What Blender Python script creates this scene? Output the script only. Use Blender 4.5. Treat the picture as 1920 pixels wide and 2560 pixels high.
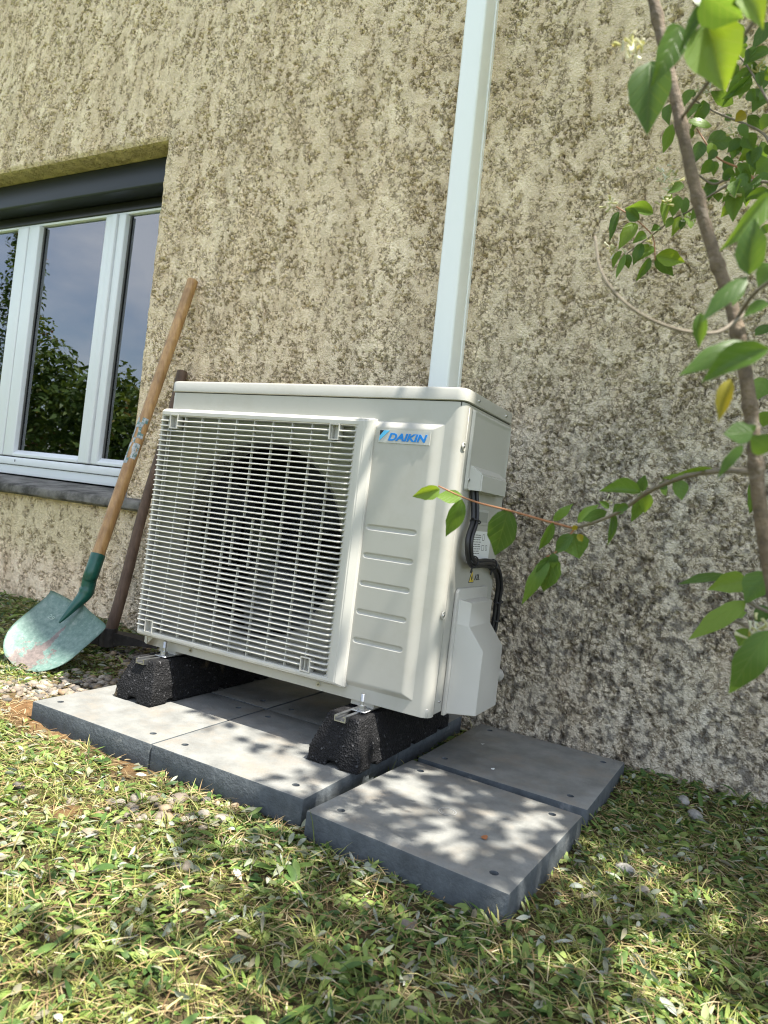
import bpy, bmesh, math, random
import numpy as np
from mathutils import Vector, Matrix, noise as mnoise
for _o in list(bpy.data.objects): bpy.data.objects.remove(_o)
SC = bpy.context.scene
COL = SC.collection
R = math.radians

# ------------------------------------------------------------------ camera
CAM = np.array([1.8243, -2.0104, 0.6039]); YAW, PITCH, ROLL, FPX = 0.4939, -0.0003, -0.1184, 1761.17
def _rot(a, b, c):
    ca, sa, cb, sb, cc, sc = math.cos(a), math.sin(a), math.cos(b), math.sin(b), math.cos(c), math.sin(c)
    return (np.array([[ca, -sa, 0], [sa, ca, 0], [0, 0, 1]]) @ np.array([[1, 0, 0], [0, cb, -sb], [0, sb, cb]])
            @ np.array([[cc, 0, sc], [0, 1, 0], [-sc, 0, cc]]))
CR = _rot(YAW, PITCH, ROLL)          # columns: right, forward, up
def ray(u, v): return CR @ np.array([(u - 960) / FPX, 1, -(v - 1280) / FPX])
def PX(u, v, d): return Vector(CAM + ray(u, v) * d)                 # pixel + distance along the view axis
def GZ(u, v, z=0.0):
    d = ray(u, v); return CAM + d * (z - CAM[2]) / d[2]             # pixel on a level plane
def project(x, y, z):
    dx = np.stack([np.asarray(x) - CAM[0], np.asarray(y) - CAM[1], np.asarray(z) - CAM[2]], -1) @ CR
    w = np.maximum(dx[..., 1], 1e-3)
    return 960 + FPX * dx[..., 0] / w, 1280 - FPX * dx[..., 2] / w, dx[..., 1]
cam = bpy.data.cameras.new('camera'); camo = bpy.data.objects.new('camera', cam); COL.objects.link(camo)
cam.sensor_fit = 'VERTICAL'; cam.sensor_height = 36; cam.sensor_width = 27; cam.lens = 36 * FPX / 2560
cam.clip_start = 0.02; cam.clip_end = 500
M = Matrix.Identity(4)
for i in range(3):
    M[i][0], M[i][1], M[i][2], M[i][3] = CR[i, 0], CR[i, 2], -CR[i, 1], CAM[i]
camo.matrix_world = M
cam.dof.use_dof = True; cam.dof.focus_distance = 1.9; cam.dof.aperture_fstop = 7.5
SC.camera = camo; SC.cycles.filter_width = 1.15

# ------------------------------------------------------------------ sky, sun, exposure
SUN = np.array([0.42, -0.05, 1.0])
w = bpy.data.worlds.new('World'); SC.world = w; w.use_nodes = True
nt = w.node_tree; bg = nt.nodes['Background']
sky = nt.nodes.new('ShaderNodeTexSky'); sky.sky_type = 'NISHITA'; sky.sun_disc = False
sky.sun_elevation = math.atan2(1, math.hypot(SUN[0], SUN[1])); sky.sun_rotation = math.atan2(SUN[0], SUN[1])
sky.air_density = 1.0; sky.dust_density = 2.0; sky.ozone_density = 1.0
wtc = nt.nodes.new('ShaderNodeTexCoord'); wmp = nt.nodes.new('ShaderNodeMapping'); wmp.inputs['Scale'].default_value = (1, 1, 2.2)
wns = nt.nodes.new('ShaderNodeTexNoise'); wns.inputs['Scale'].default_value = 2.6; wns.inputs['Detail'].default_value = 8; wns.inputs['Roughness'].default_value = .58
wrp = nt.nodes.new('ShaderNodeMapRange'); wrp.inputs['From Min'].default_value = .40; wrp.inputs['From Max'].default_value = .66; wrp.inputs['To Max'].default_value = .75
wmx = nt.nodes.new('ShaderNodeMix'); wmx.data_type = 'RGBA'; wmx.inputs[7].default_value = (6.2, 6.3, 6.5, 1)
nt.links.new(wtc.outputs['Generated'], wmp.inputs[0]); nt.links.new(wmp.outputs[0], wns.inputs['Vector']); nt.links.new(wns.outputs[0], wrp.inputs[0]); nt.links.new(wrp.outputs[0], wmx.inputs[0]); nt.links.new(sky.outputs[0], wmx.inputs[6])
nt.links.new(wmx.outputs[2], bg.inputs[0]); bg.inputs[1].default_value = 0.13
sl = bpy.data.lights.new('sun', 'SUN'); sl.energy = 5.0; sl.angle = R(0.55); sl.color = (1, 0.95, 0.86)
so = bpy.data.objects.new('sun', sl); COL.objects.link(so)
so.rotation_euler = Vector(SUN).to_track_quat('Z', 'Y').to_euler(); so.location = (4, -1, 9)
SC.view_settings.view_transform = 'Standard'; SC.view_settings.look = 'None'
SC.view_settings.exposure = 1.44; SC.view_settings.gamma = 1.0; SC.view_settings.use_curve_mapping = False

# ------------------------------------------------------------------ helpers
rng = np.random.default_rng(7); random.seed(11)
def tag(o, label=None, cat=None, group=None, kind=None):
    if label: o['label'] = label
    if cat: o['category'] = cat
    if group: o['group'] = group
    if kind: o['kind'] = kind
    return o
def link(name, me, mat=None, parent=None):
    o = bpy.data.objects.new(name, me); COL.objects.link(o)
    if mat is not None and me is not None and not me.materials: me.materials.append(mat)
    if parent is not None:
        o.parent = parent; o.matrix_parent_inverse = Matrix.Translation(-WORLDPOS(parent))
    return o
def WORLDPOS(o):
    p = Vector(o.location)
    return p + (WORLDPOS(o.parent) - Vector((0, 0, 0)) - WORLDPOS(o.parent) if o.parent else Vector())
def empty(name, loc=(0, 0, 0)):
    o = bpy.data.objects.new(name, None); COL.objects.link(o); o.location = loc; o.empty_display_size = .05
    return o
def pyd(name, v, f, mat=None, parent=None, smooth=False):
    me = bpy.data.meshes.new(name); me.from_pydata([tuple(map(float, p)) for p in v], [], [tuple(map(int, q)) for q in f]); me.update()
    if smooth: me.polygons.foreach_set('use_smooth', [True] * len(me.polygons))
    return link(name, me, mat, parent)
def bmo(name, bm, mat=None, parent=None, smooth=False):
    me = bpy.data.meshes.new(name); bmesh.ops.recalc_face_normals(bm, faces=bm.faces); bm.to_mesh(me); bm.free()
    if smooth:
        me.polygons.foreach_set('use_smooth', [True] * len(me.polygons))
        try: me.set_sharp_from_angle(angle=R(38))
        except Exception: pass
    return link(name, me, mat, parent)
def npmesh(name, V, F, mat, parent=None, smooth=True, attrs=None, cols=None):
    """V (n,3), F (m,4) quads (or m,3) as numpy"""
    me = bpy.data.meshes.new(name); k = F.shape[1]
    me.vertices.add(len(V)); me.vertices.foreach_set('co', np.ascontiguousarray(V, np.float32).ravel())
    me.loops.add(F.size); me.loops.foreach_set('vertex_index', np.ascontiguousarray(F, np.int32).ravel())
    me.polygons.add(len(F)); me.polygons.foreach_set('loop_start', np.arange(0, F.size, k, dtype=np.int32))
    me.update(calc_edges=True)
    if smooth: me.polygons.foreach_set('use_smooth', np.ones(len(F), bool))
    for n, a in (attrs or {}).items():
        at = me.attributes.new(n, 'FLOAT', 'POINT'); at.data.foreach_set('value', np.ascontiguousarray(a, np.float32))
    for n, a in (cols or {}).items():
        at = me.attributes.new(n, 'FLOAT_COLOR', 'POINT')
        at.data.foreach_set('color', np.ascontiguousarray(np.concatenate([a, np.ones((len(a), 1))], 1), np.float32).ravel())
    me.validate(); me.update()
    return link(name, me, mat, parent)
def add_box(bm, lo, hi, bev=0.0, seg=2):
    c = [(a + b) / 2 for a, b in zip(lo, hi)]; s = [abs(b - a) for a, b in zip(lo, hi)]
    r = bmesh.ops.create_cube(bm, size=1, matrix=Matrix.Translation(c) @ Matrix.Diagonal((*s, 1)))
    if bev:
        vs = set(r['verts']); es = [e for e in bm.edges if e.verts[0] in vs and e.verts[1] in vs]
        bmesh.ops.bevel(bm, geom=es, offset=bev, segments=seg, affect='EDGES', profile=.5)
def box(name, lo, hi, mat, parent=None, bev=0.0, seg=2):
    bm = bmesh.new(); add_box(bm, lo, hi, bev, seg); return bmo(name, bm, mat, parent, smooth=bev > 0)
def add_prism(bm, poly, axis, a, b, bev=0.0, seg=2):
    """poly: 2D outline in the two other axes (cyclic order), extruded along axis from a to b"""
    def p3(p, t):
        q = list(p); q.insert(axis, t); return q
    v0 = [bm.verts.new(p3(p, a)) for p in poly]; v1 = [bm.verts.new(p3(p, b)) for p in poly]
    n = len(poly); fs = [bm.faces.new(v0), bm.faces.new(v1[::-1])]
    for i in range(n): fs.append(bm.faces.new((v0[i], v0[(i + 1) % n], v1[(i + 1) % n], v1[i])))
    if bev:
        es = {e for f in fs for e in f.edges}
        bmesh.ops.recalc_face_normals(bm, faces=fs)
        bmesh.ops.bevel(bm, geom=list(es), offset=bev, segments=seg, affect='EDGES', profile=.5)
def prism(name, poly, axis, a, b, mat, parent=None, bev=0.0, seg=2):
    bm = bmesh.new(); add_prism(bm, poly, axis, a, b, bev, seg); return bmo(name, bm, mat, parent, smooth=bev > 0)
def spline(pts, n):
    pts = [Vector(p) for p in pts]; out = []
    P = [pts[0] * 2 - pts[1]] + pts + [pts[-1] * 2 - pts[-2]]
    for i in range(1, len(P) - 2):
        for k in range(n):
            t = k / n; a, b, c, d = P[i - 1], P[i], P[i + 1], P[i + 2]
            out.append(.5 * ((2 * b) + (c - a) * t + (2 * a - 5 * b + 4 * c - d) * t * t + (3 * b - 3 * c + d - a) * t ** 3))
    out.append(pts[-1]); return out
def add_tube(bm, pts, rad, sides=8, cap=True, wob=0.0):
    pts = [Vector(p) for p in pts]; n = len(pts); rings = []; up = None
    for i, p in enumerate(pts):
        t = (pts[min(i + 1, n - 1)] - pts[max(i - 1, 0)]).normalized()
        if up is None: up = t.orthogonal().normalized()
        up = (up - t * up.dot(t)).normalized(); s = t.cross(up)
        r = rad(i / (n - 1)) if callable(rad) else rad
        rings.append([bm.verts.new(p + (up * math.cos(a) + s * math.sin(a)) * r * (1 + (random.uniform(-wob, wob) if wob else 0)))
                      for a in [2 * math.pi * k / sides for k in range(sides)]])
    for a, b in zip(rings, rings[1:]):
        for k in range(sides): bm.faces.new((a[k], a[(k + 1) % sides], b[(k + 1) % sides], b[k]))
    if cap: bm.faces.new(rings[0][::-1]); bm.faces.new(rings[-1])
def tube(name, pts, rad, mat, parent=None, sides=8, wob=0.0):
    bm = bmesh.new(); add_tube(bm, pts, rad, sides, True, wob); return bmo(name, bm, mat, parent, smooth=True)
def textmesh(name, body, size, M4, mat, parent, shear=0.0, bold=0.0, depth=0.0004):
    cu = bpy.data.curves.new(name, 'FONT'); cu.body = body; cu.size = size; cu.shear = shear; cu.offset = bold; cu.extrude = depth
    t = bpy.data.objects.new('text_tmp', cu); COL.objects.link(t)
    dg = bpy.context.evaluated_depsgraph_get(); dg.update()
    me = bpy.data.meshes.new_from_object(t.evaluated_get(dg)); bpy.data.objects.remove(t); bpy.data.curves.remove(cu)
    me.transform(M4); me.materials.clear(); return link(name, me, mat, parent)

# ------------------------------------------------------------------ materials
def new_mat(name):
    m = bpy.data.materials.new(name); m.use_nodes = True; nt = m.node_tree
    b = nt.nodes['Principled BSDF']; return m, nt, b
def nd(nt, t, **k):
    n = nt.nodes.new(t)
    for a, v in k.items():
        if a.startswith('i_'): n.inputs[a[2:].replace('_', ' ')].default_value = v
        else: setattr(n, a, v)
    return n
def ramp(nt, stops, interp='LINEAR'):
    r = nt.nodes.new('ShaderNodeValToRGB'); r.color_ramp.interpolation = interp; e = r.color_ramp.elements
    while len(e) > 1: e.remove(e[-1])
    e[0].position = stops[0][0]; e[0].color = (*stops[0][1], 1)
    for p, c in stops[1:]:
        q = e.new(p); q.color = (*c, 1)
    return r
def plain(name, col, rough=.5, metal=0.0, var=.0, vscale=8, bump=0.0, bscale=200, spec=.5, dirt=None, dscale=5, dth=(.55, .75), coat=0.0):
    m, nt, b = new_mat(name); L = nt.links.new
    b.inputs['Roughness'].default_value = rough; b.inputs['Metallic'].default_value = metal
    b.inputs['Specular IOR Level'].default_value = spec; b.inputs['Coat Weight'].default_value = coat
    b.inputs['Base Color'].default_value = (*col, 1)
    tc = nd(nt, 'ShaderNodeTexCoord')
    src = None
    if var:
        n = nd(nt, 'ShaderNodeTexNoise', i_Scale=vscale, i_Detail=5, i_Roughness=.6); L(tc.outputs['Object'], n.inputs['Vector'])
        r = ramp(nt, [(.25, tuple(c * (1 - var) for c in col)), (.75, tuple(min(1, c * (1 + var)) for c in col))]); L(n.outputs[0], r.inputs[0]); src = r.outputs[0]
    if dirt:
        n = nd(nt, 'ShaderNodeTexNoise', i_Scale=dscale, i_Detail=8, i_Roughness=.7); L(tc.outputs['Object'], n.inputs['Vector'])
        r = ramp(nt, [(dth[0], (0, 0, 0)), (dth[1], (1, 1, 1))]); L(n.outputs[0], r.inputs[0])
        mx = nd(nt, 'ShaderNodeMix', data_type='RGBA'); L(r.outputs[0], mx.inputs[0])
        if src: L(src, mx.inputs[6])
        else: mx.inputs[6].default_value = (*col, 1)
        mx.inputs[7].default_value = (*dirt, 1); src = mx.outputs[2]
    if src: L(src, b.inputs['Base Color'])
    if bump:
        n = nd(nt, 'ShaderNodeTexNoise', i_Scale=bscale, i_Detail=4, i_Roughness=.6); L(tc.outputs['Object'], n.inputs['Vector'])
        bp = nd(nt, 'ShaderNodeBump', i_Strength=bump, i_Distance=.003); L(n.outputs[0], bp.inputs['Height']); L(bp.outputs[0], b.inputs['Normal'])
    return m
MT = {}
MT['cream'] = plain('cream_paint', (.415, .408, .368), .33, var=.02, vscale=3, dirt=(.36, .345, .295), dscale=6, dth=(.52, .80), bump=.03, bscale=600, coat=.15)
MT['cream_plastic'] = plain('cream_plastic', (.46, .455, .42), .42, var=.02, vscale=5, bump=.03, bscale=700)
MT['grille'] = plain('grille_plastic', (.49, .482, .44), .4, var=.02)
MT['valve'] = plain('valve_cover_plastic', (.50, .49, .455), .38, var=.02)
MT['black'] = plain('black_interior', (.012, .013, .015), .6)  # near-black base colour stands in for the unlit inside of the casing
MT['fan'] = plain('fan_plastic', (.02, .024, .03), .35)
MT['coil'] = plain('coil_fins', (.03, .032, .035), .5)
MT['cable'] = plain('black_cable', (.014, .014, .016), .45, var=.3, vscale=60)
MT['zinc'] = plain('zinc_steel', (.48, .49, .50), .38, metal=1, var=.15, vscale=60, bump=.05, bscale=300)
MT['screw'] = plain('screw_steel', (.5, .5, .48), .3, metal=1)
MT['seam'] = plain('dark_seam', (.05, .05, .045), .7)
MT['trunking'] = plain('white_trunking', (.86, .88, .88), .38, var=.015, vscale=2)
MT['pvc'] = plain('white_pvc', (.76, .78, .80), .32, var=.02, vscale=4)
MT['gasket'] = plain('grey_gasket', (.09, .09, .085), .6)
MT['shutter'] = plain('anthracite_shutter', (.022, .027, .036), .42, var=.06, vscale=3)
MT['shutter_under'] = plain('anthracite_underside', (.05, .055, .05), .5)
MT['logo_blue'] = plain('logo_blue', (.0, .20, .62), .4)
MT['logo_light'] = plain('logo_light_blue', (.10, .50, .82), .4)
MT['logo_black'] = plain('logo_black', (.01, .01, .012), .4)
MT['label_white'] = plain('label_white', (.72, .73, .72), .4)
MT['badge'] = plain('badge_film', (.47, .47, .44), .25)
MT['ink'] = plain('print_ink', (.06, .06, .06), .5)
MT['yellow'] = plain('warning_yellow', (.80, .60, .05), .4)
MT['unlit_room'] = plain('dark_room', (.03, .03, .03), .9)
MT['rust'] = plain('tool_iron', (.05, .046, .044), .55, metal=.6, var=.4, vscale=40, bump=.4, bscale=120, dirt=(.12, .09, .07), dscale=20)

def wood_mat(name, c1, c2, rough, along_scale):
    m, nt, b = new_mat(name); L = nt.links.new; tc = nd(nt, 'ShaderNodeTexCoord')
    mp = nd(nt, 'ShaderNodeMapping'); mp.inputs['Scale'].default_value = (90, 90, along_scale); L(tc.outputs['Object'], mp.inputs['Vector'])
    n = nd(nt, 'ShaderNodeTexNoise', i_Scale=1, i_Detail=6, i_Roughness=.65, i_Distortion=.4); L(mp.outputs[0], n.inputs['Vector'])
    r = ramp(nt, [(.3, c1), (.7, c2)]); L(n.outputs[0], r.inputs[0])
    n2 = nd(nt, 'ShaderNodeTexNoise', i_Scale=14, i_Detail=5); L(tc.outputs['Object'], n2.inputs['Vector'])
    r2 = ramp(nt, [(.35, (.62, .60, .58)), (.6, (1, 1, 1))]); L(n2.outputs[0], r2.inputs[0])
    mx = nd(nt, 'ShaderNodeMix', data_type='RGBA', blend_type='MULTIPLY'); mx.inputs[0].default_value = .8; L(r.outputs[0], mx.inputs[6]); L(r2.outputs[0], mx.inputs[7])
    L(mx.outputs[2], b.inputs['Base Color']); b.inputs['Roughness'].default_value = rough
    bp = nd(nt, 'ShaderNodeBump', i_Strength=.35, i_Distance=.001); L(n.outputs[0], bp.inputs['Height']); L(bp.outputs[0], b.inputs['Normal'])
    return m
MT['ash'] = wood_mat('worn_ash_handle', (.34, .18, .065), (.56, .34, .14), .42, 3.5)
MT['oldwood'] = wood_mat('weathered_handle', (.085, .052, .034), (.17, .108, .072), .7, 3.5)
MT['bark'] = plain('shrub_bark', (.15, .112, .075), .85, var=.5, vscale=90, bump=1.0, bscale=260, dirt=(.26, .22, .17), dscale=40, dth=(.55, .7))
MT['twig'] = plain('grey_twig', (.19, .16, .12), .8, var=.3, vscale=80)
MT['shoot'] = plain('reddish_shoot', (.30, .13, .055), .6, var=.2, vscale=60)

def wall_mat():
    m, nt, b = new_mat('roughcast_render'); L = nt.links.new; tc = nd(nt, 'ShaderNodeTexCoord')
    at = nd(nt, 'ShaderNodeAttribute', attribute_name='col')
    n = nd(nt, 'ShaderNodeTexNoise', i_Scale=26, i_Detail=6, i_Roughness=.65); L(tc.outputs['Object'], n.inputs['Vector'])
    r = ramp(nt, [(.3, (.80, .78, .74)), (.65, (1.08, 1.07, 1.05))]); L(n.outputs[0], r.inputs[0])
    mx = nd(nt, 'ShaderNodeMix', data_type='RGBA', blend_type='MULTIPLY'); mx.inputs[0].default_value = 1; L(at.outputs['Color'], mx.inputs[6]); L(r.outputs[0], mx.inputs[7])
    rg = nd(nt, 'ShaderNodeAttribute', attribute_name='rough')
    wn = nd(nt, 'ShaderNodeTexNoise', i_Scale=70, i_Detail=3); L(tc.outputs['Object'], wn.inputs['Vector'])
    wa = nd(nt, 'ShaderNodeMix', data_type='RGBA', blend_type='LINEAR_LIGHT'); wa.inputs[0].default_value = .010; L(tc.outputs['Object'], wa.inputs[6]); L(wn.outputs['Color'], wa.inputs[7])
    ve = nd(nt, 'ShaderNodeTexNoise', i_Scale=64, i_Detail=3, i_Roughness=.55); L(wa.outputs[2], ve.inputs['Vector'])
    vs_ = nd(nt, 'ShaderNodeMath', operation='SUBTRACT'); L(ve.outputs[0], vs_.inputs[0]); vs_.inputs[1].default_value = .5
    va = nd(nt, 'ShaderNodeMath', operation='ABSOLUTE'); L(vs_.outputs[0], va.inputs[0])
    re_ = ramp(nt, [(.016, (1, 1, 1)), (.052, (0, 0, 0))]); L(va.outputs[0], re_.inputs[0])
    pn = nd(nt, 'ShaderNodeTexNoise', i_Scale=58, i_Detail=5, i_Roughness=.7); L(tc.outputs['Object'], pn.inputs['Vector'])
    rp = ramp(nt, [(.40, (0, 0, 0)), (.56, (1, 1, 1))]); L(pn.outputs[0], rp.inputs[0])
    g1 = nd(nt, 'ShaderNodeMath', operation='MULTIPLY'); L(re_.outputs[0], g1.inputs[0]); L(rp.outputs[0], g1.inputs[1])
    g2 = nd(nt, 'ShaderNodeMath', operation='MULTIPLY'); L(g1.outputs[0], g2.inputs[0]); L(rg.outputs['Fac'], g2.inputs[1])
    g3 = nd(nt, 'ShaderNodeMath', operation='MULTIPLY'); L(g2.outputs[0], g3.inputs[0]); g3.inputs[1].default_value = .52
    gm = nd(nt, 'ShaderNodeMix', data_type='RGBA'); L(g3.outputs[0], gm.inputs[0]); L(mx.outputs[2], gm.inputs[6]); gm.inputs[7].default_value = (.20, .125, .055, 1)  # thin brown lines paint the grain and the shade of fine crevices
    L(gm.outputs[2], b.inputs['Base Color']); b.inputs['Roughness'].default_value = .95; b.inputs['Specular IOR Level'].default_value = .1
    v = nd(nt, 'ShaderNodeTexVoronoi', i_Scale=170); L(tc.outputs['Object'], v.inputs['Vector'])
    n2 = nd(nt, 'ShaderNodeTexNoise', i_Scale=260, i_Detail=5, i_Roughness=.7); L(tc.outputs['Object'], n2.inputs['Vector'])
    ma = nd(nt, 'ShaderNodeMath', operation='SUBTRACT'); L(n2.outputs[0], ma.inputs[0]); L(v.outputs['Distance'], ma.inputs[1])
    mb_ = nd(nt, 'ShaderNodeMath', operation='MULTIPLY_ADD'); L(g2.outputs[0], mb_.inputs[0]); mb_.inputs[1].default_value = -1.6; L(ma.outputs[0], mb_.inputs[2])
    bp = nd(nt, 'ShaderNodeBump', i_Strength=.9, i_Distance=.005); L(mb_.outputs[0], bp.inputs['Height']); L(bp.outputs[0], b.inputs['Normal'])
    return m
MT['wall'] = wall_mat()
MT['sill'] = plain('weathered_concrete', (.20, .19, .17), .9, var=.3, vscale=18, bump=.7, bscale=120, dirt=(.05, .047, .04), dscale=7, dth=(.45, .62))
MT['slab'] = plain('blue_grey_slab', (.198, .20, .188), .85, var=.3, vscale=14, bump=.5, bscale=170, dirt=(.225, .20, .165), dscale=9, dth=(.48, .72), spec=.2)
MT['slab_side'] = plain('dark_slab_edge', (.085, .097, .105), .85, var=.3, vscale=30, bump=.7, bscale=120, dirt=(.20, .21, .21), dscale=18, dth=(.6, .75), spec=.3)  # darker than the tops: own blue-grey plus shade put into the colour
MT['hole'] = plain('hole_dark', (.02, .02, .02), .9)
def rubber_mat():
    m, nt, b = new_mat('recycled_rubber'); L = nt.links.new; tc = nd(nt, 'ShaderNodeTexCoord')
    v = nd(nt, 'ShaderNodeTexVoronoi', i_Scale=240); L(tc.outputs['Object'], v.inputs['Vector'])
    r = ramp(nt, [(.0, (.006, .006, .0065)), (.82, (.014, .014, .015)), (.92, (.05, .05, .053)), (1, (.16, .16, .165))]); L(v.outputs['Color'], r.inputs[0])
    n = nd(nt, 'ShaderNodeTexNoise', i_Scale=9, i_Detail=4); L(tc.outputs['Object'], n.inputs['Vector'])
    rr = ramp(nt, [(.66, (0, 0, 0)), (.8, (1, 1, 1))]); L(n.outputs[0], rr.inputs[0])
    mx = nd(nt, 'ShaderNodeMix', data_type='RGBA'); L(rr.outputs[0], mx.inputs[0]); L(r.outputs[0], mx.inputs[6]); mx.inputs[7].default_value = (.22, .17, .10, 1)
    L(mx.outputs[2], b.inputs['Base Color']); b.inputs['Roughness'].default_value = .7; b.inputs['Specular IOR Level'].default_value = .2
    bp = nd(nt, 'ShaderNodeBump', i_Strength=.9, i_Distance=.003); L(v.outputs['Distance'], bp.inputs['Height']); L(bp.outputs[0], b.inputs['Normal'])
    return m
MT['rubber'] = rubber_mat()
def blade_mat():
    m, nt, b = new_mat('worn_green_paint'); L = nt.links.new; tc = nd(nt, 'ShaderNodeTexCoord'); at = nd(nt, 'ShaderNodeAttribute', attribute_name='wear')
    n = nd(nt, 'ShaderNodeTexNoise', i_Scale=38, i_Detail=8, i_Roughness=.72); L(tc.outputs['Object'], n.inputs['Vector'])
    ad = nd(nt, 'ShaderNodeMath', operation='ADD'); L(n.outputs[0], ad.inputs[0]); L(at.outputs['Fac'], ad.inputs[1])
    r = ramp(nt, [(.93, (0, 0, 0)), (.97, (1, 1, 1))]); L(ad.outputs[0], r.inputs[0])
    n2 = nd(nt, 'ShaderNodeTexNoise', i_Scale=70, i_Detail=5, i_Roughness=.7); L(tc.outputs['Object'], n2.inputs['Vector'])
    gr = ramp(nt, [(.3, (.08, .14, .118)), (.55, (.135, .215, .185)), (.75, (.26, .31, .285))]); L(n2.outputs[0], gr.inputs[0])
    st = ramp(nt, [(.3, (.09, .075, .07)), (.7, (.22, .18, .16))]); L(n2.outputs[0], st.inputs[0])
    mx = nd(nt, 'ShaderNodeMix', data_type='RGBA'); L(r.outputs[0], mx.inputs[0]); L(gr.outputs[0], mx.inputs[6]); L(st.outputs[0], mx.inputs[7])
    L(mx.outputs[2], b.inputs['Base Color']); b.inputs['Roughness'].default_value = .42
    bp = nd(nt, 'ShaderNodeBump', i_Strength=.3, i_Distance=.001); L(r.outputs[0], bp.inputs['Height']); bp.invert = True; L(bp.outputs[0], b.inputs['Normal'])
    return m
MT['blade'] = blade_mat()
MT['socket'] = plain('dark_green_paint', (.012, .085, .062), .32, var=.2, vscale=40, dirt=(.25, .26, .23), dscale=60, dth=(.66, .72))

def foliage_mat(name, stops, trans=.35, rough=.45, attr='rnd', objrand=False, veins=False):
    m, nt, b = new_mat(name); L = nt.links.new
    if objrand: src = nd(nt, 'ShaderNodeObjectInfo').outputs['Random']
    else: src = nd(nt, 'ShaderNodeAttribute', attribute_name=attr).outputs['Fac']
    r = ramp(nt, stops); L(src, r.inputs[0]); tc = nd(nt, 'ShaderNodeTexCoord'); col = r.outputs[0]
    if veins:
        sx = nd(nt, 'ShaderNodeSeparateXYZ'); L(tc.outputs['Object'], sx.inputs[0])
        ab = nd(nt, 'ShaderNodeMath', operation='ABSOLUTE'); L(sx.outputs['Y'], ab.inputs[0])
        a = nd(nt, 'ShaderNodeMath', operation='MULTIPLY'); L(ab.outputs[0], a.inputs[0]); a.inputs[1].default_value = 26
        c = nd(nt, 'ShaderNodeMath', operation='MULTIPLY_ADD'); L(sx.outputs['X'], c.inputs[0]); c.inputs[1].default_value = 34; 
        ng = nd(nt, 'ShaderNodeMath', operation='MULTIPLY'); L(a.outputs[0], ng.inputs[0]); ng.inputs[1].default_value = -1; L(ng.outputs[0], c.inputs[2])
        s = nd(nt, 'ShaderNodeMath', operation='SINE'); L(c.outputs[0], s.inputs[0])
        rv = ramp(nt, [(.86, (0, 0, 0)), (1, (1, 1, 1))]); L(s.outputs[0], rv.inputs[0])
        rm = ramp(nt, [(.0, (1, 1, 1)), (.03, (0, 0, 0))]); L(ab.outputs[0], rm.inputs[0])
        mxx = nd(nt, 'ShaderNodeMath', operation='MAXIMUM'); L(rv.outputs[0], mxx.inputs[0]); L(rm.outputs[0], mxx.inputs[1])
        ml = nd(nt, 'ShaderNodeMath', operation='MULTIPLY'); L(mxx.outputs[0], ml.inputs[0]); ml.inputs[1].default_value = .16
        mx = nd(nt, 'ShaderNodeMix', data_type='RGBA'); L(ml.outputs[0], mx.inputs[0]); L(col, mx.inputs[6]); mx.inputs[7].default_value = (.28, .36, .10, 1); col = mx.outputs[2]
        bp = nd(nt, 'ShaderNodeBump', i_Strength=.3, i_Distance=.01); L(mxx.outputs[0], bp.inputs['Height']); bp.invert = True; L(bp.outputs[0], b.inputs['Normal'])
    else:
        n = nd(nt, 'ShaderNodeTexNoise', i_Scale=60, i_Detail=3); L(tc.outputs['Object'], n.inputs['Vector'])
        rr = ramp(nt, [(.3, (.75, .75, .72)), (.7, (1.15, 1.15, 1.1))]); L(n.outputs[0], rr.inputs[0])
        mx = nd(nt, 'ShaderNodeMix', data_type='RGBA', blend_type='MULTIPLY'); mx.inputs[0].default_value = 1; L(col, mx.inputs[6]); L(rr.outputs[0], mx.inputs[7]); col = mx.outputs[2]
    L(col, b.inputs['Base Color']); b.inputs['Roughness'].default_value = rough; b.inputs['Specular IOR Level'].default_value = .35
    if trans:
        tr = nd(nt, 'ShaderNodeBsdfTranslucent')
        hs = nd(nt, 'ShaderNodeHueSaturation'); hs.inputs['Hue'].default_value = .47; hs.inputs['Saturation'].default_value = 1.15; hs.inputs['Value'].default_value = 1.25; L(col, hs.inputs['Color']); L(hs.outputs[0], tr.inputs[0])
        ms = nd(nt, 'ShaderNodeMixShader'); ms.inputs[0].default_value = trans; L(b.outputs[0], ms.inputs[1]); L(tr.outputs[0], ms.inputs[2])
        L(ms.outputs[0], nt.nodes['Material Output'].inputs[0])
    return m
MT['leaf'] = foliage_mat('honeysuckle_leaf', [(0, (.075, .15, .035)), (.5, (.115, .22, .045)), (.85, (.16, .28, .055)), (1, (.21, .33, .055))], .55, .38, objrand=True, veins=True)
MT['leafcrown'] = foliage_mat('crown_leaf', [(0, (.035, .10, .02)), (1, (.08, .17, .03))], .35, .45)
MT['yleaf'] = foliage_mat('yellow_leaf', [(0, (.30, .30, .04)), (1, (.36, .30, .04))], .4, .5, objrand=True)
MT['flower'] = foliage_mat('honeysuckle_flower', [(0, (.55, .55, .22)), (.5, (.66, .66, .45)), (1, (.75, .76, .68))], .35, .6)
MT['weed'] = foliage_mat('weed_leaf', [(0, (.04, .085, .025)), (.3, (.085, .16, .04)), (.65, (.175, .26, .06)), (.88, (.27, .34, .10)), (1, (.33, .36, .20))], .25, .5)
MT['grass'] = foliage_mat('grass_blade', [(0, (.09, .13, .03)), (.4, (.18, .22, .055)), (.7, (.29, .31, .09)), (1, (.44, .40, .17))], .25, .5)
MT['straw'] = foliage_mat('dry_straw', [(0, (.16, .10, .05)), (.4, (.30, .22, .11)), (.8, (.42, .34, .19)), (1, (.50, .44, .30))], .15, .7)
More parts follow.
